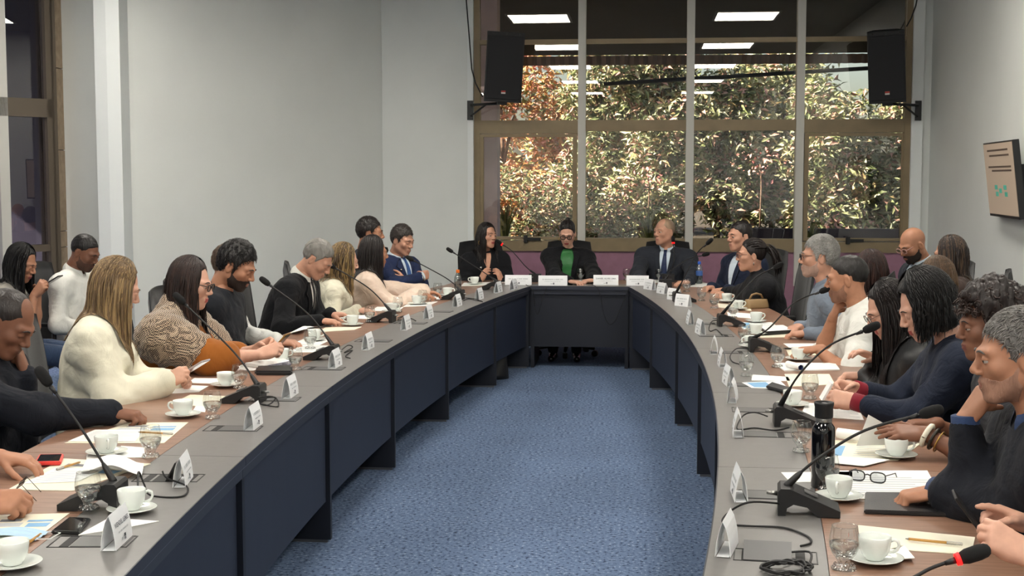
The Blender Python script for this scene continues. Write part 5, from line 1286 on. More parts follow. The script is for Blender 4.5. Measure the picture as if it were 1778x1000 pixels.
    for m in (-1, 1):
        s = Sdf(); s.cone((m * .11, .37, .045), (m * .12, .56, .034), .040, .032, k=.02); s.cone((m * .11, .385, .05), (m * .11, .40, .10), .038, .040, k=.02); s.fn(lambda x, y, z: .004 - z, (-1,) * 3, (1,) * 3, .004, 'i')
        V, Q = s.mesh(.016); fast('shoe', V, Q, mat('shoe_' + shoe, shoe, .25), root)
    # hair
    if hair:
        hm = hair_mat(hair['col']); hm2 = hair_mat(hair.get('col2', hair['col'])); st = hair['style']; Cc = np.array([0, -.020, .032])
        if st in ('short', 'grey', 'buzz'):
            s = cap_sdf(hair.get('line', SHORT), hair.get('t', .006), hair.get('top', .008), hair.get('noise', .0024), int(px[0]), hair.get('recede'), hair.get('freq', 170)); V, Q = s.mesh(.0042 * q_); fast('hair', hl(V), Q, hm, root)
            if st == 'short' and hair.get('tufts', 220):
                g_ = np.random.default_rng(2000 + int(px[0])); k = hair.get('tufts', 220) * 3; d = g_.normal(size=(k * 3, 3)); d /= np.linalg.norm(d, axis=1)[:, None]; tt = hair.get('t', .006)
                r_ = Cc + d * np.array([.0765 + tt, .097 + tt, .088 + tt + hair.get('top', .008)]) * .985; r_ = r_[s.at(r_) < .002][:k]
                if len(r_):
                    tg = np.tile(np.array([0, .55, -.25]), (len(r_), 1)) + g_.normal(0, .35, (len(r_), 3)); no = (r_ - Cc); no /= np.linalg.norm(no, axis=1)[:, None]; tg -= no * np.sum(tg * no, 1)[:, None]; tg /= np.linalg.norm(tg, axis=1)[:, None]
                    P = np.stack([r_, r_ + tg * .011 + no * .003, r_ + tg * .022 + no * .002], 1); V, Q = ribbons(P, .0017, .0012, Cc); fast('hair_tufts', hl(V), Q, hm2, root)
        elif st in ('long', 'tied', 'bob'):
            s = cap_sdf(TIED if st == 'tied' else LOW, .002 if st != 'bob' else .010, hair.get('top', .006), .0015, int(px[0]), None, 190); V, Q = s.mesh(.0055 * q_); fast('hair', hl(V), Q, hm, root)
            g_ = np.random.default_rng(2000 + int(px[0]) + 5); ew = np.array([.0835, .104, .0975 + hair.get('top', .006)]) + (.010 if st == 'bob' else 0)
            solids = [(gs, .010)]
            hs_ = Sdf(); hs_.ell(hl([Cc])[0], tuple((ew - .004) * hsz), RH, k=.01); hs_.ell(hl([(0, .02, -.03)])[0], (.062, .07, .085), RH, k=.01); solids.append((hs_, .002))
            part = hair.get('part', .0)
            if st == 'tied':
                k = 150; az = g_.uniform(-2.9, 2.9, k); P = []
                tail = np.array(hair.get('tie', (0, -.118, .035)))
                for a in az:
                    th0 = g_.uniform(.75, 1.35); p0 = Cc + ew * np.array([math.sin(a) * math.sin(th0), -math.cos(a) * math.sin(th0), math.cos(th0)])
                    if p0[2] < zline(TIED)(p0[1]) + .006: continue
                    row = []
                    for q in np.linspace(0, 1, 9):
                        v = (p0 - Cc) * (1 - q) + (tail - Cc) * q; v = v / np.linalg.norm(v / ew); row.append(Cc + v * (.985 + .02 * math.sin(PI * q)))
                    P.append(row)
                V, Q = ribbons(np.array(P), .0075, .0025, Cc); fast('combed_hair', hl(V), Q, hm2, root)
                if hair.get('bun'):
                    s = Sdf(); s.ell(tail + np.array([0, -.012, .006]), (.026, .024, .022)); s.wave(.002, 200, 5, 3); V, Q = s.mesh(.004); fast('hair_bun', hl(V), Q, hm, root)
                else:
                    k = 90; r0 = hl(np.tile(tail, (k, 1)) + g_.normal(0, .009, (k, 3))); tg = np.tile(RH @ np.array([0, -1, .35]), (k, 1)) + g_.normal(0, .2, (k, 3))
                    P = strands(r0, tg, g_.uniform(.8, 1.1, k) * hair.get('len', .25), solids, 10, .003, 4, .72); V, Q = ribbons(P, .010, .004, P.mean((0, 1))); fast('ponytail', V, Q, hm2, root)
            else:
                k = int(hair.get('n', 300) * (2.6 if q_ < 1.5 else 1.3)); fo = hair.get('open', 2.30); az = g_.uniform(-fo, fo, k); P0 = []; T0 = []; pre = []
                endth = hair.get('endth', 1.75)
                for a in az:
                    row = []; th1 = g_.uniform(1.35, endth)
                    a0 = a + g_.normal(0, .05)
                    y0 = .055 - .11 * (1 - abs(a) / PI) * .9
                    top_ = np.array([part + .006 * np.sign(a), y0 * .8, 0]); zz_ = math.sqrt(max(0, 1 - (top_[0] / ew[0]) ** 2 - ((top_[1]) / ew[1]) ** 2)); top_ = np.array([top_[0], top_[1], ew[2] * zz_])
                    e_ = ew * np.array([math.sin(a0) * math.sin(th1), -math.cos(a0) * math.sin(th1), math.cos(th1)])
                    for q in np.linspace(0, 1, 6):
                        v = top_ * (1 - q) + e_ * q
                        n_ = np.linalg.norm(v / ew); v = v / max(n_, .2) * (1.0 + .006 * math.sin(a * 37)); row.append(Cc + v)
                    pre.append(row)
                pre = np.array(pre); pl = hl(pre.reshape(-1, 3)).reshape(pre.shape); tg = pl[:, -1] - pl[:, -2]; tg /= np.linalg.norm(tg, axis=1)[:, None]
                ln_ = hair.get('len', .32) * g_.uniform(.72, 1.08, k)
                P = strands(pl[:, -1].copy(), tg, ln_, solids, 9, hair.get('wave', .003), int(px[0]), .60)
                P = np.concatenate([pl[:, :-1], P], 1); mix = g_.uniform(size=k) < hair.get('mix', .35); cc = np.concatenate([np.repeat(hl([Cc]), 1, 0)])[0]
                for nm, mk, mm in (('hair_lengths', ~mix, hm), ('hair_streaks', mix, hm2)):
                    if mk.any(): V, Q = ribbons(P[mk], g_.uniform(.0022, .0060, mk.sum()) * (1.25 if q_ > 1.4 else 1), .0020, np.array([cc[0], cc[1], 0]) * np.array([1, 1, 0]) + np.array([0, 0, 1.05]) * 0 + np.array([0, 0, cc[2] - .1])); fast(nm, V, Q, mm, root)
        elif st == 'curly':
            s = cap_sdf(LOW, .030, .02, .008, int(px[0]), None, 120); V, Q = s.mesh(.0055); fast('hair', hl(V), Q, hm, root)
            g_ = np.random.default_rng(3); k = 620; d = g_.normal(size=(k * 3, 3)); d /= np.linalg.norm(d, axis=1)[:, None]; ew = np.array([.110, .128, .130]); r_ = Cc + d * ew; r_[:, 2] -= np.where(r_[:, 2] < .0, g_.uniform(0, .13, len(r_)), 0)
            r_ = r_[~((r_[:, 1] > .035) & (r_[:, 2] < .055))][:k]; r_[:, 0] *= np.where(r_[:, 2] < -.04, .85, 1); P = []
            for q in r_:
                no = (q - Cc) / np.linalg.norm(q - Cc); e1 = np.cross(no, [0, 0, 1.0]); e1 /= np.linalg.norm(e1); e2 = np.cross(no, e1); ph = g_.uniform(0, 6.28); rr = g_.uniform(.007, .012); ln_ = g_.uniform(.01, .05)
                P.append([q - no * .028 + no * ln_ * v + (e1 * math.cos(ph + v * 9) + e2 * math.sin(ph + v * 9)) * rr - np.array([0, 0, .012 * v * v]) for v in np.linspace(0, 1, 9)])
            V, Q = ribbons(np.array(P), .0045, .003, Cc); fast('hair_curls', hl(V), Q, hm2, root)
    if glasses:
        sp = spectacles('spectacles', None, glasses.get('mat', M_dark), .046, glasses.get('h', .032), None, glasses.get('thick', .0020))
        pp = hl([(0, .1035, .000)])[0]; sp.parent = root; sp.location = pp; sp.rotation_euler = Matrix(RH).to_euler(); sp.scale = (hsz,) * 3; sp.name = 'spectacles'
        for k_ in ('label', 'category'):
            if k_ in sp: del sp[k_]
    if extra: extra(dict(root=root, hl=hl, A=A, gs=gs, nb=nb, base=base, t=t, fw=fw, tx=tx, pel=pel, L=L, march=march, RH=RH, strip=strip_patch, H=H, loc=loc, chest=chest, SH=SH))
    if chair_label:
        r0 = root.location; chair(r0.x, r0.y, face, chair_label)
    return root
# ================================================================== THE PEOPLE IN THE PHOTOGRAPH
def a_(w, pose='relax', d=None, n=None, pole=None):
    r = dict(w=tuple(w), pose=pose)
    if d is not None: r['d'] = d
    if n is not None: r['n'] = n
    if pole is not None: r['pole'] = pole
    return r
K_black = cloth('#131418'); K_ink = cloth('#171a22'); K_navy = cloth('#212c4c'); K_dnavy = cloth('#1a2131'); K_char = cloth('#2a2e36'); K_white = cloth('#d9d9d3', 'cotton'); K_cream = cloth('#dbd7c3', 'knit')
K_jcream = cloth('#d2ceba', 'cotton'); K_jwhite = cloth('#d3d4d0', 'cotton'); K_blush = cloth('#d6c1b0', 'satin'); K_orange = cloth('#94571f', 'knit'); K_ltblue = cloth('#c6d4e0', 'cotton'); K_gshirt = cloth('#77818f', 'cotton')
K_green = cloth('#2c6a38', 'satin'); K_tie = cloth('#1e2c4e', 'satin'); K_tie2 = cloth('#3a5a92', 'satin'); K_denim = cloth('#2f4266', 'denim'); K_redc = cloth('#7c1d2b', 'knit'); K_grey = cloth('#a29d94', 'cotton'); K_brown = cloth('#3a2d28', 'cotton'); K_leath = mat('leather_jacket', '#17181a', .5, bump=.1, bscale=60)
M_gold = mat('gold', '#b08a4a', .3, metal=.9); M_pearl = mat('pearl', '#e6e0cc', .25); M_silver = mat('silver', '#c9c9c6', .2, metal=1.0)
def torus(name, c, R_, r, mtx, m, parent, n=18):
    pts = [Vector(c) + mtx @ Vector((R_ * math.cos(2 * PI * i / n), R_ * math.sin(2 * PI * i / n), 0)) for i in range(n + 1)]
    return MB().tube(pts, r, 6, cap=False).build(name, m, parent)
def ear_ring(R_=.018, m=None, r=.0022):
    def f(k):
        for s in (-1, 1): torus('earring', k['hl']([(s * .080, -.006, -.048 - R_)])[0], R_, r, Matrix(k['RH']) @ Matrix.Rotation(PI / 2, 3, 'X'), m or M_gold, k['root'])
    return f
def wrist_ring(which, specs):
    def f(k):
        S, E, Wp, fa = k['A'][which][:4]
        for d, R_, r, m, nm in specs: torus(nm, Wp - fa * d, R_, r, Vector(fa).to_track_quat('Z', 'Y').to_matrix(), m, k['root'])
    return f
def held_phone(c, right, up, label, m=None, size=(.074, .15)):
    c = Vector(c); r = Vector(right).normalized(); u = Vector(up); u = (u - r * u.dot(r)).normalized(); n = r.cross(u)
    t = empty('mobile_phone', c, 0, label, 'phone', 'phones held in hands'); mt = Matrix((r, u, n)).transposed().to_4x4()
    MB().box(-size[0] / 2, size[0] / 2, -size[1] / 2, size[1] / 2, -.004, .004, mt, bev=.003).build('body', m or M_dark, t)
    MB().box(-size[0] / 2 + .003, size[0] / 2 - .003, -size[1] / 2 + .004, size[1] / 2 - .004, .0041, .0046, mt).build('screen', M_screen, t)
    return t
def houndstooth():
    m = mat('houndstooth', '#c8b8a4', .95, sheen=.3); N = m.node_tree.nodes; L = m.node_tree.links; b = N['Principled BSDF']
    tc = N.new('ShaderNodeTexCoord'); mp = N.new('ShaderNodeMapping'); mp.inputs['Rotation'].default_value = (.2, .1, .5); ck = N.new('ShaderNodeTexChecker'); ck.inputs['Scale'].default_value = 150
    ck.inputs['Color1'].default_value = lin('#b9a48d'); ck.inputs['Color2'].default_value = lin('#2e221e'); L.new(tc.outputs['Object'], mp.inputs[0]); L.new(mp.outputs[0], ck.inputs['Vector']); L.new(ck.outputs[0], b.inputs['Base Color']); return m
def shawl(k):
    s = Sdf(); SH = k['SH']; nb, t, fw, tx, L = k['nb'], k['t'], k['fw'], k['tx'], k['L']
    s.cone(SH[0] - t * .02, SH[1] - t * .02, .118, k=.05)
    for m, sg in ((0, -1), (1, 1)):
        S, E = k['A'][m][0], k['A'][m][1]; s.cone(S, S + (E - S) * .55, .112, .110, k=.05); s.cone(nb + t * .03 - fw * .02, SH[m], .075, .085, k=.05)
        s.cone(SH[m] + fw * .06 - t * .03, nb - t * .25 + fw * .15 + tx * sg * .03, .060, .045, k=.05)
    s.cone(nb - t * .02, nb + t * .045, .080, .072, k=.03); s.ell(k['chest'] + t * .02 - fw * .015, (.215, .165, .15), np.stack([tx, fw, t], 1), k=.05)
    s.wave(.006, 38, 6, 9); s.wave(.003, 110, 5, 4); V, Q = s.mesh(.011); fast('shawl', V, Q, houndstooth(), k['root'])
    ear_ring(.016)(k)

CHL = 'black office chair of '
# ---- left arm of the table
person('person cut off at the left edge whose hands hold folded spectacles', (-170, 560), 3.95, 0, 5, 20, back=.16, skin='tan', hair=dict(style='short', col='#1b1513'), top=dict(kind='shirt', mat=K_ink, sleeve=1.55),
       arms=(a_(PZ(2, 793, .800), 'relax', (1, .05, -.15)), a_(PZ(-28, 868, .800), 'grip', (1, .1, -.05), (0, .6, -.8))))
o = spectacles('reading_glasses', 'thin metal reading glasses held at the left edge', M_brass, .044, .030, thick=.0014); p = PZ(38, 838, TZ + .045); o.location = p; o.rotation_euler = (.9, 0, 1.9)
person('man in a dark suit with receding short hair, hand at his mouth, lower left', (14, 560), 4.85, 0, -4, 34, roll=-4, back=.17, skin='brown', hair=dict(style='buzz', col='#221a17', t=.0003, top=.000, noise=.0003, recede='high'),
       top=dict(kind='jacket', mat=K_ink, collar=K_white), b=1.12, arms=(a_(PY(46, 650, 4.95), 'fist', (-.35, .0, .95), (-.9, -.2, .2), (0.3, .2, -.9)), a_(PZ(196, 716, .790), 'claw', (1, .12, -.12))), chair_label=CHL + 'the man with his hand at his mouth')
person('woman with long streaked blond hair in a cream sweater looking at her phone', (203, 498), 5.72, 14, 30, 24, back=.10, fem=True, skin='light', hair=dict(style='long', col='#6f5940', col2='#957b56', mix=.45, len=.36, wave=.003, top=.008, n=380),
       top=dict(kind='sweater', mat=K_cream, high=.35, puff=.014, fold=.004, hem=1), b=1.10, arms=(a_(PY(300, 668, 5.86), 'grip', (.9, -.2, .35), (0, -.7, -.3)), a_(PY(284, 662, 5.62), 'grip', (.9, .25, .35), (0, .7, -.3))), chair_label=CHL + 'the woman in the cream sweater')
held_phone(PY(336, 639, 5.75), (.2, 1, 0), (.85, -.1, .5), 'pale phone held by the woman in the cream sweater', mat('phone_silver', '#b9b2b4', .25, metal=.3))
person('woman in an orange-brown top with a houndstooth shawl and dark long hair', (332, 492), 6.45, 0, 2, 12, back=.13, fem=True, skin='light', hair=dict(style='long', col='#241714', col2='#33211b', len=.40, n=360, top=.012), glasses=dict(mat=M_dark, thick=.0028),
       top=dict(kind='sweater', mat=K_orange, sleeve=1.30, puff=.02), b=1.16, arms=(a_(PY(450, 604, 6.60), 'grip', (.9, -.2, .35), (0, -.7, -.4)), a_(PY(452, 615, 6.40), 'grip', (.9, .15, .3), (0, .7, -.4))), extra=shawl, chair_label=CHL + 'the woman in the houndstooth shawl')
held_phone(PY(484, 598, 6.5), (.1, 1, 0), (.7, 0, .75), 'phone with gold edge held by the woman in the houndstooth shawl', M_gold)
person('young bearded man with black hair in a charcoal jacket looking down', (412, 462), 7.2, 0, -4, 27, back=.14, skin='tan', hair=dict(style='short', col='#120f0e', t=.010, top=.016, noise=.004, tufts=320), beard=dict(col='#2b1f1a', t=.0014), lid=-.004,
       top=dict(kind='jacket', mat=cloth('#1e2127')), arms=(None, a_(PZ(445, 625, .66), 'relax')), chair_label=CHL + 'the young bearded man')
person('person in a white jacket behind the young bearded man', (400, 462), 8.0, 0, 0, 15, back=.06, skin='fair', hair=dict(style='short', col='#5b4a3c'), top=dict(kind='jacket', mat=K_jwhite, fold=.004), b=1.08,
       arms=(None, a_(PZ(482, 592, .775), 'relax', (1, 0, -.1))), chair_label=CHL + 'the person in the white jacket')
person('grey-haired man in a black suit bending low over the table', (552, 450), 8.8, -4, -6, 38, back=.30, skin='fair', hair=dict(style='grey', col='#7c7974', t=.004, top=.008, brow='#8a837a'), lid=-.005,
       top=dict(kind='jacket', mat=K_black, collar=K_white), b=1.08, arms=(a_(PZ(575, 545, .78), 'relax', (1, .2, -.1)), a_(PZ(556, 556, .775), 'relax', (1, .1, -.1))), front=[('vee', 'shirt_front', K_white), ('tie', cloth('#22252c', 'satin')), ('lapel', K_black)], chair_label=CHL + 'the bending grey-haired man')
person('woman with wavy dark-blond hair in a cream blazer', (598, 452), 9.6, 14, 26, 14, back=.12, fem=True, skin='light', hair=dict(style='long', col='#55432f', col2='#93794f', mix=.45, len=.30, wave=.006), top=dict(kind='jacket', mat=K_jcream, fold=.004),
       arms=(None, a_(PZ(622, 538, .775), 'relax', (1, .1, -.1))), chair_label=CHL + 'the woman in the cream blazer')
person('woman with straight black hair in a blush blouse reaching over the table', (650, 438), 10.2, 22, 26, 6, back=.10, fem=True, skin='tan', hair=dict(style='long', col='#1a1312', len=.36, top=.010), top=dict(kind='blouse', mat=K_blush, puff=.022, fold=.004),
       arms=(a_(PY(736, 508, 10.35), 'relax', (1, .1, 0)), a_(PY(722, 512, 10.15), 'relax', (1, .1, 0))), chair_label=CHL + 'the woman in the blush blouse')
person('dark-haired man mostly hidden behind the woman in the blush blouse', (643, 404), 11.0, 5, 10, 5, back=.08, skin='tan', hair=dict(style='short', col='#1d1715', top=.010), top=dict(kind='jacket', mat=K_char), chair_label=CHL + 'the hidden dark-haired man')
person('man in a navy suit and blue tie sitting with crossed arms', (699, 417), 11.45, -30, -28, 16, back=.06, skin='fair', hair=dict(style='short', col='#2e2825', col2='#4a443f', t=.006, top=.012), lid=-.004, top=dict(kind='jacket', mat=K_navy, collar=K_ltblue, cuff=K_ltblue),
       arms=(a_(PY(703, 487, 11.22), 'relax', (-.9, -.3, .2), (-.5, .8, 0), (-.9, .2, -.5)), a_(PY(733, 480, 11.25), 'fist', (.35, .9, .1), (-.5, .8, 0), (.9, .2, -.5))),
       front=[('vee', 'shirt_front', K_ltblue), ('tie', K_tie2), ('lapel', K_navy), ('pin', .085, .10, M_silver)], extra=wrist_ring(1, [(.005, .036, .006, M_silver, 'wristwatch')]), chair_label=CHL + 'the man in the navy suit')
# ---- head table
def h1x(k): ear_ring(.024)(k)
person('woman in black with long dark hair speaking with both hands raised', (846, 409), 12.55, -72, -42, 0, roll=-3, back=.05, fem=True, skin='fair', hair=dict(style='long', col='#18110f', len=.32, n=300, part=.01), top=dict(kind='jacket', mat=K_black, fold=.003), hs=1.0,
       arms=(a_(PY(872, 489, 12.25), 'relax', (-.35, -.2, .9), (-.8, .2, .2)), a_(PY(834, 487, 12.25), 'relax', (.5, -.2, .85), (.7, .4, .2))), front=[('skinv', .17), ('pin', .07, .13, M_silver)], extra=h1x, chair_label=CHL + 'the speaking woman in black')
person('woman with glasses and a bun in a black blazer over a green blouse', (985, 406), 12.65, -90, -93, 20, back=.06, fem=True, skin='light', hair=dict(style='tied', col='#1a1413', bun=1, tie=(0, -.060, .118)), glasses=dict(mat=M_dark, thick=.0032, h=.036), lid=-.005,
       top=dict(kind='jacket', mat=K_black, fold=.003), b=1.10, hs=1.0, arms=(a_(PZ(1030, 486, .775), 'relax', (-.85, -.5, -.1)), a_(PZ(990, 488, .775), 'relax', (.85, -.5, -.1))), front=[('open', 'blouse_front', K_green), ('lapel', K_black, .42, .016), ('pin', .10, .16, M_silver)], extra=ear_ring(.012), chair_label=CHL + 'the woman in the green blouse')
person('man in a dark grey suit with blue tie looking to the left', (1153, 402), 12.7, -97, -136, 1, back=.06, skin='fair', hair=dict(style='buzz', col='#9a8069', t=.0000, top=-.001, noise=.0003, recede='high', brow='#9a8570'),
       top=dict(kind='jacket', mat=K_char, collar=K_ltblue), b=1.12, hs=1.04, arms=(a_(PZ(1195, 489, .775), 'relax', (-.8, -.5, -.1)), a_(PZ(1112, 488, .775), 'relax', (.8, -.5, -.1))), front=[('vee', 'shirt_front', K_ltblue, .36), ('tie', K_tie), ('lapel', K_char, .36, .006)], chair_label=CHL + 'the man in the dark grey suit')
# ---- right arm of the table
person('dark-haired man in a navy suit behind the woman with the ponytail', (1284, 410), 11.4, -148, -150, 3, back=.06, skin='fair', hair=dict(style='short', col='#1b1513', t=.003, top=.005, tufts=0), top=dict(kind='jacket', mat=cloth('#1c2438'), collar=K_ltblue),
       front=[('vee', 'shirt_front', K_ltblue), ('lapel', cloth('#1c2438'))], arms=(a_(PZ(1262, 502, .775), 'relax', (-.9, -.3, -.1)), a_(PZ(1236, 498, .775), 'relax', (-.6, -.8, -.1))), chair_label=CHL + 'the man behind the woman with the ponytail')
person('woman with a dark ponytail and glasses in a black jacket', (1304, 443), 10.2, -172, -176, 2, back=.14, fem=True, skin='fair', hair=dict(style='tied', col='#1c1412', tie=(0, -.105, .05), len=.24), glasses=dict(mat=mat('brown_frame', '#6b3f33', .35), thick=.0022),
       top=dict(kind='jacket', mat=K_black, high=.45), b=1.14, arms=(a_(PZ(1287, 512, .780), 'relax', (-.85, .5, -.1)), a_(PZ(1258, 507, .780), 'relax', (-.5, -.85, -.1))), extra=ear_ring(.012, M_silver), chair_label=CHL + 'the woman with the ponytail')
chair(1.28, 9.55, 172, 'empty black office chair right beside the woman with the ponytail')
chair(1.33, 8.88, 165, 'empty black office chair beside the grey-haired man in glasses')
person('grey-haired man in glasses and a blue-grey shirt, profile to the left', (1421, 446), 8.3, 176, 178, 0, back=.10, skin='fair', hair=dict(style='short', col='#84827e', col2='#a09e9a', t=.008, top=.010, noise=.0022, tufts=360, brow='#6f6a64'), glasses=dict(mat=M_dark, thick=.0024), beard=dict(col='#a8897a', t=.0006),
       top=dict(kind='shirt', mat=K_gshirt, collar=K_gshirt, fold=.004), b=1.06, arms=(a_(PZ(1402, 578, .780), 'relax', (-.9, .3, -.1), None, (-.6, -.3, -.7)), a_(PZ(1388, 566, .780), 'relax', (-.5, -.8, -.1))), chair_label=CHL + 'the grey-haired man in glasses')
person('man in a white short-sleeved shirt with his hand under his chin', (1470, 484), 7.25, 176, 166, 8, back=.13, skin='tan', hair=dict(style='buzz', col='#15110f', t=-.0005, top=.003, noise=.001), beard=dict(col='#8a6350', t=.0005),
       top=dict(kind='shirt', mat=K_white, sleeve=.92, collar=K_white, fold=.004, puff=.012), b=1.06, arms=(a_(PY(1420, 606, 7.05), 'relax', (-.9, .3, -.1), None, (-.6, -.3, -.8)), a_(PY(1447, 548, 7.32), 'fist', (.35, -.05, .95), (.9, 0, -.1), (.1, .5, -.95))), chair_label=CHL + 'the man in the white shirt')
person('woman with very long dark hair in a black leather jacket, right arm of the table', (1543, 538), 6.1, 178, 186, 26, back=.17, fem=True, skin='light', hair=dict(style='long', col='#150f0e', col2='#1f1614', len=.42, n=380, top=.012), glasses=dict(mat=M_dark, thick=.0016),
       top=dict(kind='jacket', mat=K_leath), arms=(a_(PZ(1500, 652, .785), 'claw', (-.95, .25, -.05)), a_(PY(1520, 620, 6.25), 'relax', (-.8, -.3, .3))), chair_label=CHL + 'the woman in the leather jacket')
person('person with a black bob in a navy blazer with red cuffs', (1606, 532), 5.42, 178, 184, 27, back=.18, fem=True, skin='light', hair=dict(style='bob', col='#0e0c0c', len=.13, n=420, top=.018, wave=.003, endth=1.9), hs=1.08,
       top=dict(kind='jacket', mat=K_dnavy, cuff=K_redc, sleeve=1.9), b=1.10, arms=(a_(PY(1486, 698, 5.30), 'grip', (-.95, .25, .12), (0, .8, -.4)), a_(PY(1488, 676, 5.52), 'grip', (-.95, -.2, .12), (0, -.8, -.4))), chair_label=CHL + 'the person with the black bob')
sh = empty('paper_slip', PY(1434, 678, 5.4), 0, 'small white slip held in the hands with red cuffs', 'paper'); MB().box(-.004, .004, -.05, .03, -.04, .04, Matrix.Rotation(.5, 4, 'Y'), bev=.0005).build('sheet', M_paper, sh)
person('woman with big dark curly hair and bracelets, behind the grey-haired man', (1716, 563), 4.78, 180, 184, 8, back=.12, fem=True, skin='brown', hair=dict(style='curly', col='#1f1512', col2='#33221c'),
       top=dict(kind='blouse', mat=cloth('#25262b', 'cotton'), sleeve=1.35), arms=(a_(PY(1603, 752, 4.62), 'flat', (-1, .05, .02), (0, .45, -.9)), a_(PY(1620, 735, 4.95), 'relax', (-1, -.2, 0))), extra=wrist_ring(0, [(.015, .036, .010, M_pearl, 'bracelet'), (.040, .036, .006, M_brass, 'bracelet'), (.060, .037, .003, M_gold, 'bracelet')]), chair_label=CHL + 'the woman with curly hair')
hsheet = empty('paper_sheet', PY(1528, 748, 4.7), 0, 'curved white sheet held upright by the hand with bracelets', 'paper'); V = []
for i in range(9):
    u = i / 8
    for j in range(5): v = j / 4; V.append((-.08 + .17 * u + .03 * v, .02 * math.sin(u * 3) - .05 * v, -.055 + .11 * v * (1.1 - .9 * u) + .0 * u))
raw('sheet', V, [(i * 5 + j, (i + 1) * 5 + j, (i + 1) * 5 + j + 1, i * 5 + j + 1) for i in range(8) for j in range(4)], M_paper, hsheet, True)
person('grey-haired man in a dark suit and denim shirt, hand on chin, right edge', (1763, 618), 3.72, 180, 176, 7, back=.19, skin='tan', hair=dict(style='short', col='#5f5c59', col2='#7b7874', t=.004, top=.007, noise=.0018, tufts=420, freq=230, brow='#4a4440'), beard=dict(col='#94705e', t=.0005),
       top=dict(kind='jacket', mat=K_ink, collar=K_denim, cuff=K_denim), b=1.12, arms=(a_(PZ(1626, 852, .795), 'claw', (-.95, .12, -.25), None, (-.3, -.5, -.8)), a_(PY(1676, 728, 3.85), 'fist', (.55, -.1, .85), (.8, .3, -.4), (-.2, .3, -.9))), extra=wrist_ring(0, [(-.10, .012, .003, M_gold, 'ring')]) if False else None, chair_label=CHL + 'the grey-haired man with hand on chin')
person('person cut off at the right edge, hands holding a phone', (2090, 560), 3.42, 180, 180, 15, back=.14, fem=True, skin='light', hair=dict(style='long', col='#3a2a20'), top=dict(kind='blouse', mat=cloth('#3f4654', 'cotton'), sleeve=1.5),
       arms=(a_(PZ(1782, 962, .83), 'grip', (-.85, .15, .45), (0, .75, -.4)), a_(PY(1778, 908, 3.52), 'point', (-.95, -.1, .3), (0, -.6, -.7))), extra=wrist_ring(0, [(.03, .034, .006, M_pearl, 'bracelet')]))
held_phone(PY(1686, 897, 3.50), (.1, 1, .1), (.6, 0, -.8), 'dark phone held at the right edge')
# ---- second rows
person('bald bearded man in clear-framed glasses by the far right corner', (1584, 425), 10.1, -165, -152, 26, back=.10, skin='tan', beard=dict(col='#261c17', t=.002), glasses=dict(mat=mat('clear_frame', '#b98f86', .3), thick=.0028), lid=-.005, hair=None,
       top=dict(kind='jacket', mat=K_char, collar=K_ltblue), front=[('vee', 'shirt_front', K_ltblue), ('lapel', K_char)], chair_label=CHL + 'the bald bearded man')
person('woman with long brown-streaked hair beside the bald man', (1648, 442), 9.2, 168, 152, 8, back=.08, fem=True, skin='fair', hair=dict(style='long', col='#2a201c', col2='#5a4636', mix=.3, len=.30), top=dict(kind='blouse', mat=K_brown), chair_label=CHL + 'the woman beside the bald man')
person('woman with light brown hair seen from behind, second row right', (1622, 484), 7.9, 170, 152, 6, back=.08, fem=True, skin='fair', hair=dict(style='long', col='#46321f', col2='#5d4630', len=.32, top=.008), top=dict(kind='blouse', mat=cloth('#2b2a2e', 'cotton')), chair_label=CHL + 'the woman with light brown hair')
person('woman with reddish dark hair behind the man in the white shirt', (1508, 468), 8.95, 172, 160, 10, back=.02, fem=True, skin='fair', hair=dict(style='long', col='#2c1a16', col2='#40261f', len=.32, top=.008), top=dict(kind='blouse', mat=cloth('#24242a', 'cotton')), chair_label=CHL + 'the woman with reddish dark hair')
chair(2.45, 8.9, 180, 'empty black office chair at the right wall'); chair(2.50, 8.2, 180, 'nearer empty black office chair at the right wall')
person('woman with black hair and bare shoulders using her phone, far left', (38, 456), 8.6, 8, -2, 24, back=.10, fem=True, skin='tan', hair=dict(style='long', col='#0f0c0c', len=.34, top=.008), top=dict(kind='sleeveless', mat=K_grey), trousers='#2c3c55',
       arms=(a_(PY(66, 508, 8.72), 'grip', (.6, -.2, .75), (0, -.6, -.3), (.2, .2, -.9)), a_(PY(60, 512, 8.52), 'grip', (.6, .1, .75), (0, .6, -.3), (.2, -.2, -.9))), chair_label=CHL + 'the woman using her phone at far left')
held_phone(PY(90, 488, 8.62), (0, 1, 0), (.85, 0, .5), 'phone held by the woman at far left')
person('man in a white shirt looking down, far left by the stone pier', (148, 438), 9.2, -6, -8, 26, back=.10, skin='brown', hair=dict(style='buzz', col='#120f0e', t=.0, top=.004, noise=.001), beard=dict(col='#553a2e', t=.0006), lid=-.005, top=dict(kind='shirt', mat=K_white, collar=K_white, fold=.004), front=[('tie', K_black)] if False else None,
       arms=(None, None), chair_label=CHL + 'the man in white by the stone pier')
bag(PZ(1313, 535) + Vector((0, 0, .002)), .5, 'tan handbag with chain on the table beside the empty chair', mat('tan_leather', '#8f7450', .55), (.10, .05, .065))
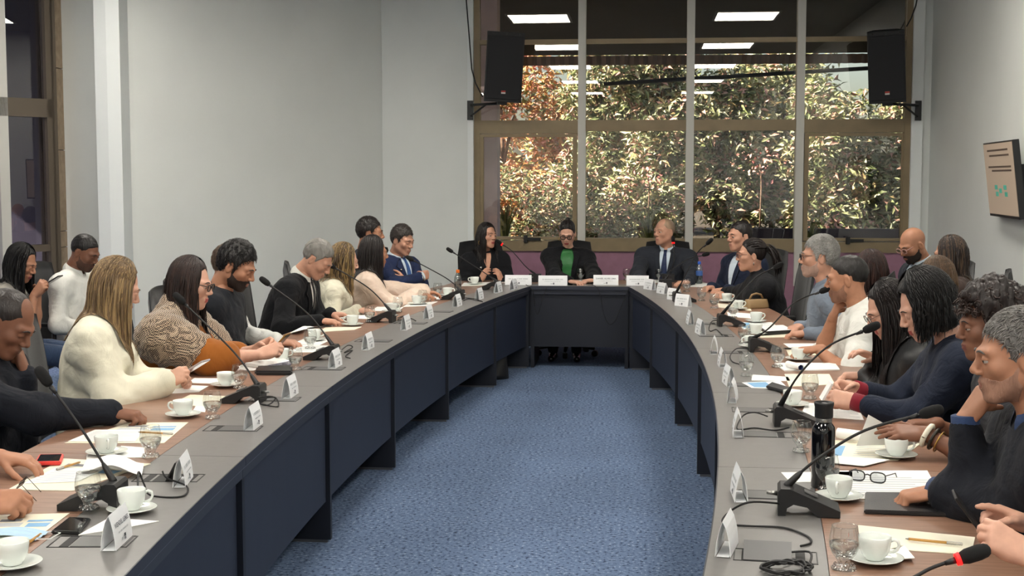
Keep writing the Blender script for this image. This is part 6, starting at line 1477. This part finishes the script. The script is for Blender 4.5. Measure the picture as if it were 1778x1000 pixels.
# ================================================================== WALL FIXTURES
M_grille = mat('speaker_grille', '#15161a', .7, bump=.3, bscale=700)
M_spk = mat('speaker_box', '#101114', .6, bump=.1, bscale=300)
M_logo = mat('speaker_logo', '#c9c4c0', .5); M_logor = mat('speaker_logo_red', '#a83228', .5)
def speaker(cx, cy, Y, w, h, turn, tilt, label, side, lean=0.0):
    c = PY(cx, cy, Y); t = empty('wall_speaker', c, 0, label, 'speaker', 'wall-mounted loudspeakers')
    M = Matrix.Rotation(lean, 4, 'Y') @ Matrix.Rotation(turn, 4, 'Z') @ Matrix.Rotation(tilt, 4, 'X')
    # cabinet: front to -Y, narrower behind
    prof = [(-w / 2, -.14), (w / 2, -.14), (w / 2, -.06), (w * .30, .16), (-w * .30, .16), (-w / 2, -.06)]
    MB().prism(prof, -h / 2, h / 2, M).build('cabinet', M_spk, t)
    MB().box(-w / 2 + .012, w / 2 - .012, -.152, -.139, -h / 2 + .03, h / 2 - .045, M, bev=.006).build('grille', M_grille, t)
    MB().box(-w / 2 + .004, w / 2 - .004, -.150, -.139, h / 2 - .04, h / 2 - .006, M, bev=.004).build('top_band', M_spk, t)
    MB().box(-.022, .022, -.1545, -.151, -h / 2 + .085, -h / 2 + .10, M).build('logo', M_logo, t); MB().box(-.022, .022, -.1545, -.151, -h / 2 + .102, -h / 2 + .117, M).build('logo_stripe', M_logor, t)
    for x in (-w * .36, 0, w * .36): MB().lathe([(.0001, 0), (.008, 0), (.006, .004), (.0001, .005)], 8, mtx=M @ Matrix.Translation((x, -.150, h / 2 - .02)) @ Matrix.Rotation(PI / 2, 4, 'X')).build('screw', M_dark, t)
    wx = ((XWL - .03) if side < 0 else (XWR + .06)) - c.x; zb = -h / 2 - .03; yw_ = (YW - .10 if side < 0 else YW - .07) - c.y
    b = MB(); b.box(-.05, .05, -.10, .10, zb, zb + .03, M)
    b.tube([(0, 0, zb + .012), (wx * .96, yw_ * .8, zb + .012)], .014, 6); b.tube([(wx * .5, yw_ * .4, zb + .01), (wx * .97, yw_ * .9, zb - .10)], .010, 6)
    b.box(wx - .03, wx + .03, yw_ - .03, yw_, zb - .14, zb + .06)
    b.build('bracket', M_dark, t)
    return t
speaker(874, 116, 13.55, .375, .70, .20, .10, 'black loudspeaker on a bracket at the left end of the window', -1, .05)
speaker(1539, 115, 13.55, .355, .70, -.16, .16, 'black loudspeaker on a bracket at the right end of the window', 1, -.05)
def wire(pts, label): o = MB().tube(pts, .007, 6).build('speaker_wire', M_rubber); tag(o, label, 'wire', 'speaker wires')
wire([PY(x, y, 13.86) for x, y in ((808, -20), (812, 30), (816, 80), (819, 120), (826, 145), (838, 168))], 'thin black wire running down the wall to the left speaker')
wire([PY(x, y, 13.86) for x, y in ((1596, -20), (1590, 10), (1582, 32), (1574, 46))], 'thin black wire running down to the right speaker')
# ---- television on the right wall
M_scr = glow('screen_picture', '#a08e7c', .22)
TLp, TRp = PX(1713, 312, 2.80), PX(1764, 312, 2.74)
Yl, Yr = TLp.y, TRp.y
c = (TLp + TRp) / 2; wv = (TRp - TLp); wv.z = 0; Wt = wv.length; r = wv.normalized(); 
tv = empty('television', c, math.atan2(r.y, r.x), 'wall-mounted television showing a beige slide, right wall', 'television')
Ht = 128 * c.y / F; MT = Matrix.Rotation(math.radians(7), 4, 'X')
MB().box(-Wt / 2, Wt / 2, 0.0, .05, -Ht / 2, Ht / 2, MT, bev=.004).build('housing', M_dark, tv)
MB().box(-Wt / 2 + .012, Wt / 2 - .012, -.003, .001, -Ht / 2 + .022, Ht / 2 - .012, MT).build('screen', M_scr, tv)
MB().box(-.2, .2, .05, .10, -.2, .2, MT, bev=.01).build('back_cover', M_dark, tv)
M_teal = glow('screen_teal', '#3f9a86', .2); M_txt = mat('screen_text', '#5a4a40', .8)
for u, v in ((-.16, -.10), (-.02, -.145), (.14, -.10), (-.14, -.19), (.16, -.19)): MB().box((u) * Wt - .045 * Wt, u * Wt + .045 * Wt, -.0045, -.003, v * Ht - .03 * Ht, v * Ht + .03 * Ht, MT).build('slide_note', M_teal, tv)
for u0, u1, v in ((-.36, .34, .39), (-.30, .36, .32), (-.36, .40, .17), (-.25, .40, .12)): MB().box(u0 * Wt, u1 * Wt, -.0045, -.003, v * Ht - .012 * Ht, v * Ht + .012 * Ht, MT).build('slide_text', M_txt, tv)
wl_ = MB(); n_ = Vector((-r.y, r.x)); 
mt_ = tv.matrix_basis.inverted() if False else None
ang = math.atan2(r.y, r.x); inv = Matrix.Rotation(-ang, 4, 'Z')
e = inv @ Vector((XR - .04 - c.x, 0.0, 0)); MB().tube([(0, .08, 0), (e.x * .9, e.y * .9 , 0), (e.x, e.y, 0)], .03, 8).build('wall_arm', M_dark, tv)
p = inv @ Vector((XR - .03 - c.x, 0, 0))
MB().box(-.02, .02, -.12, .12, -.12, .12, Matrix.Translation(p) @ Matrix.Rotation(-ang, 4, 'Z')).build('wall_plate', M_dark, tv)
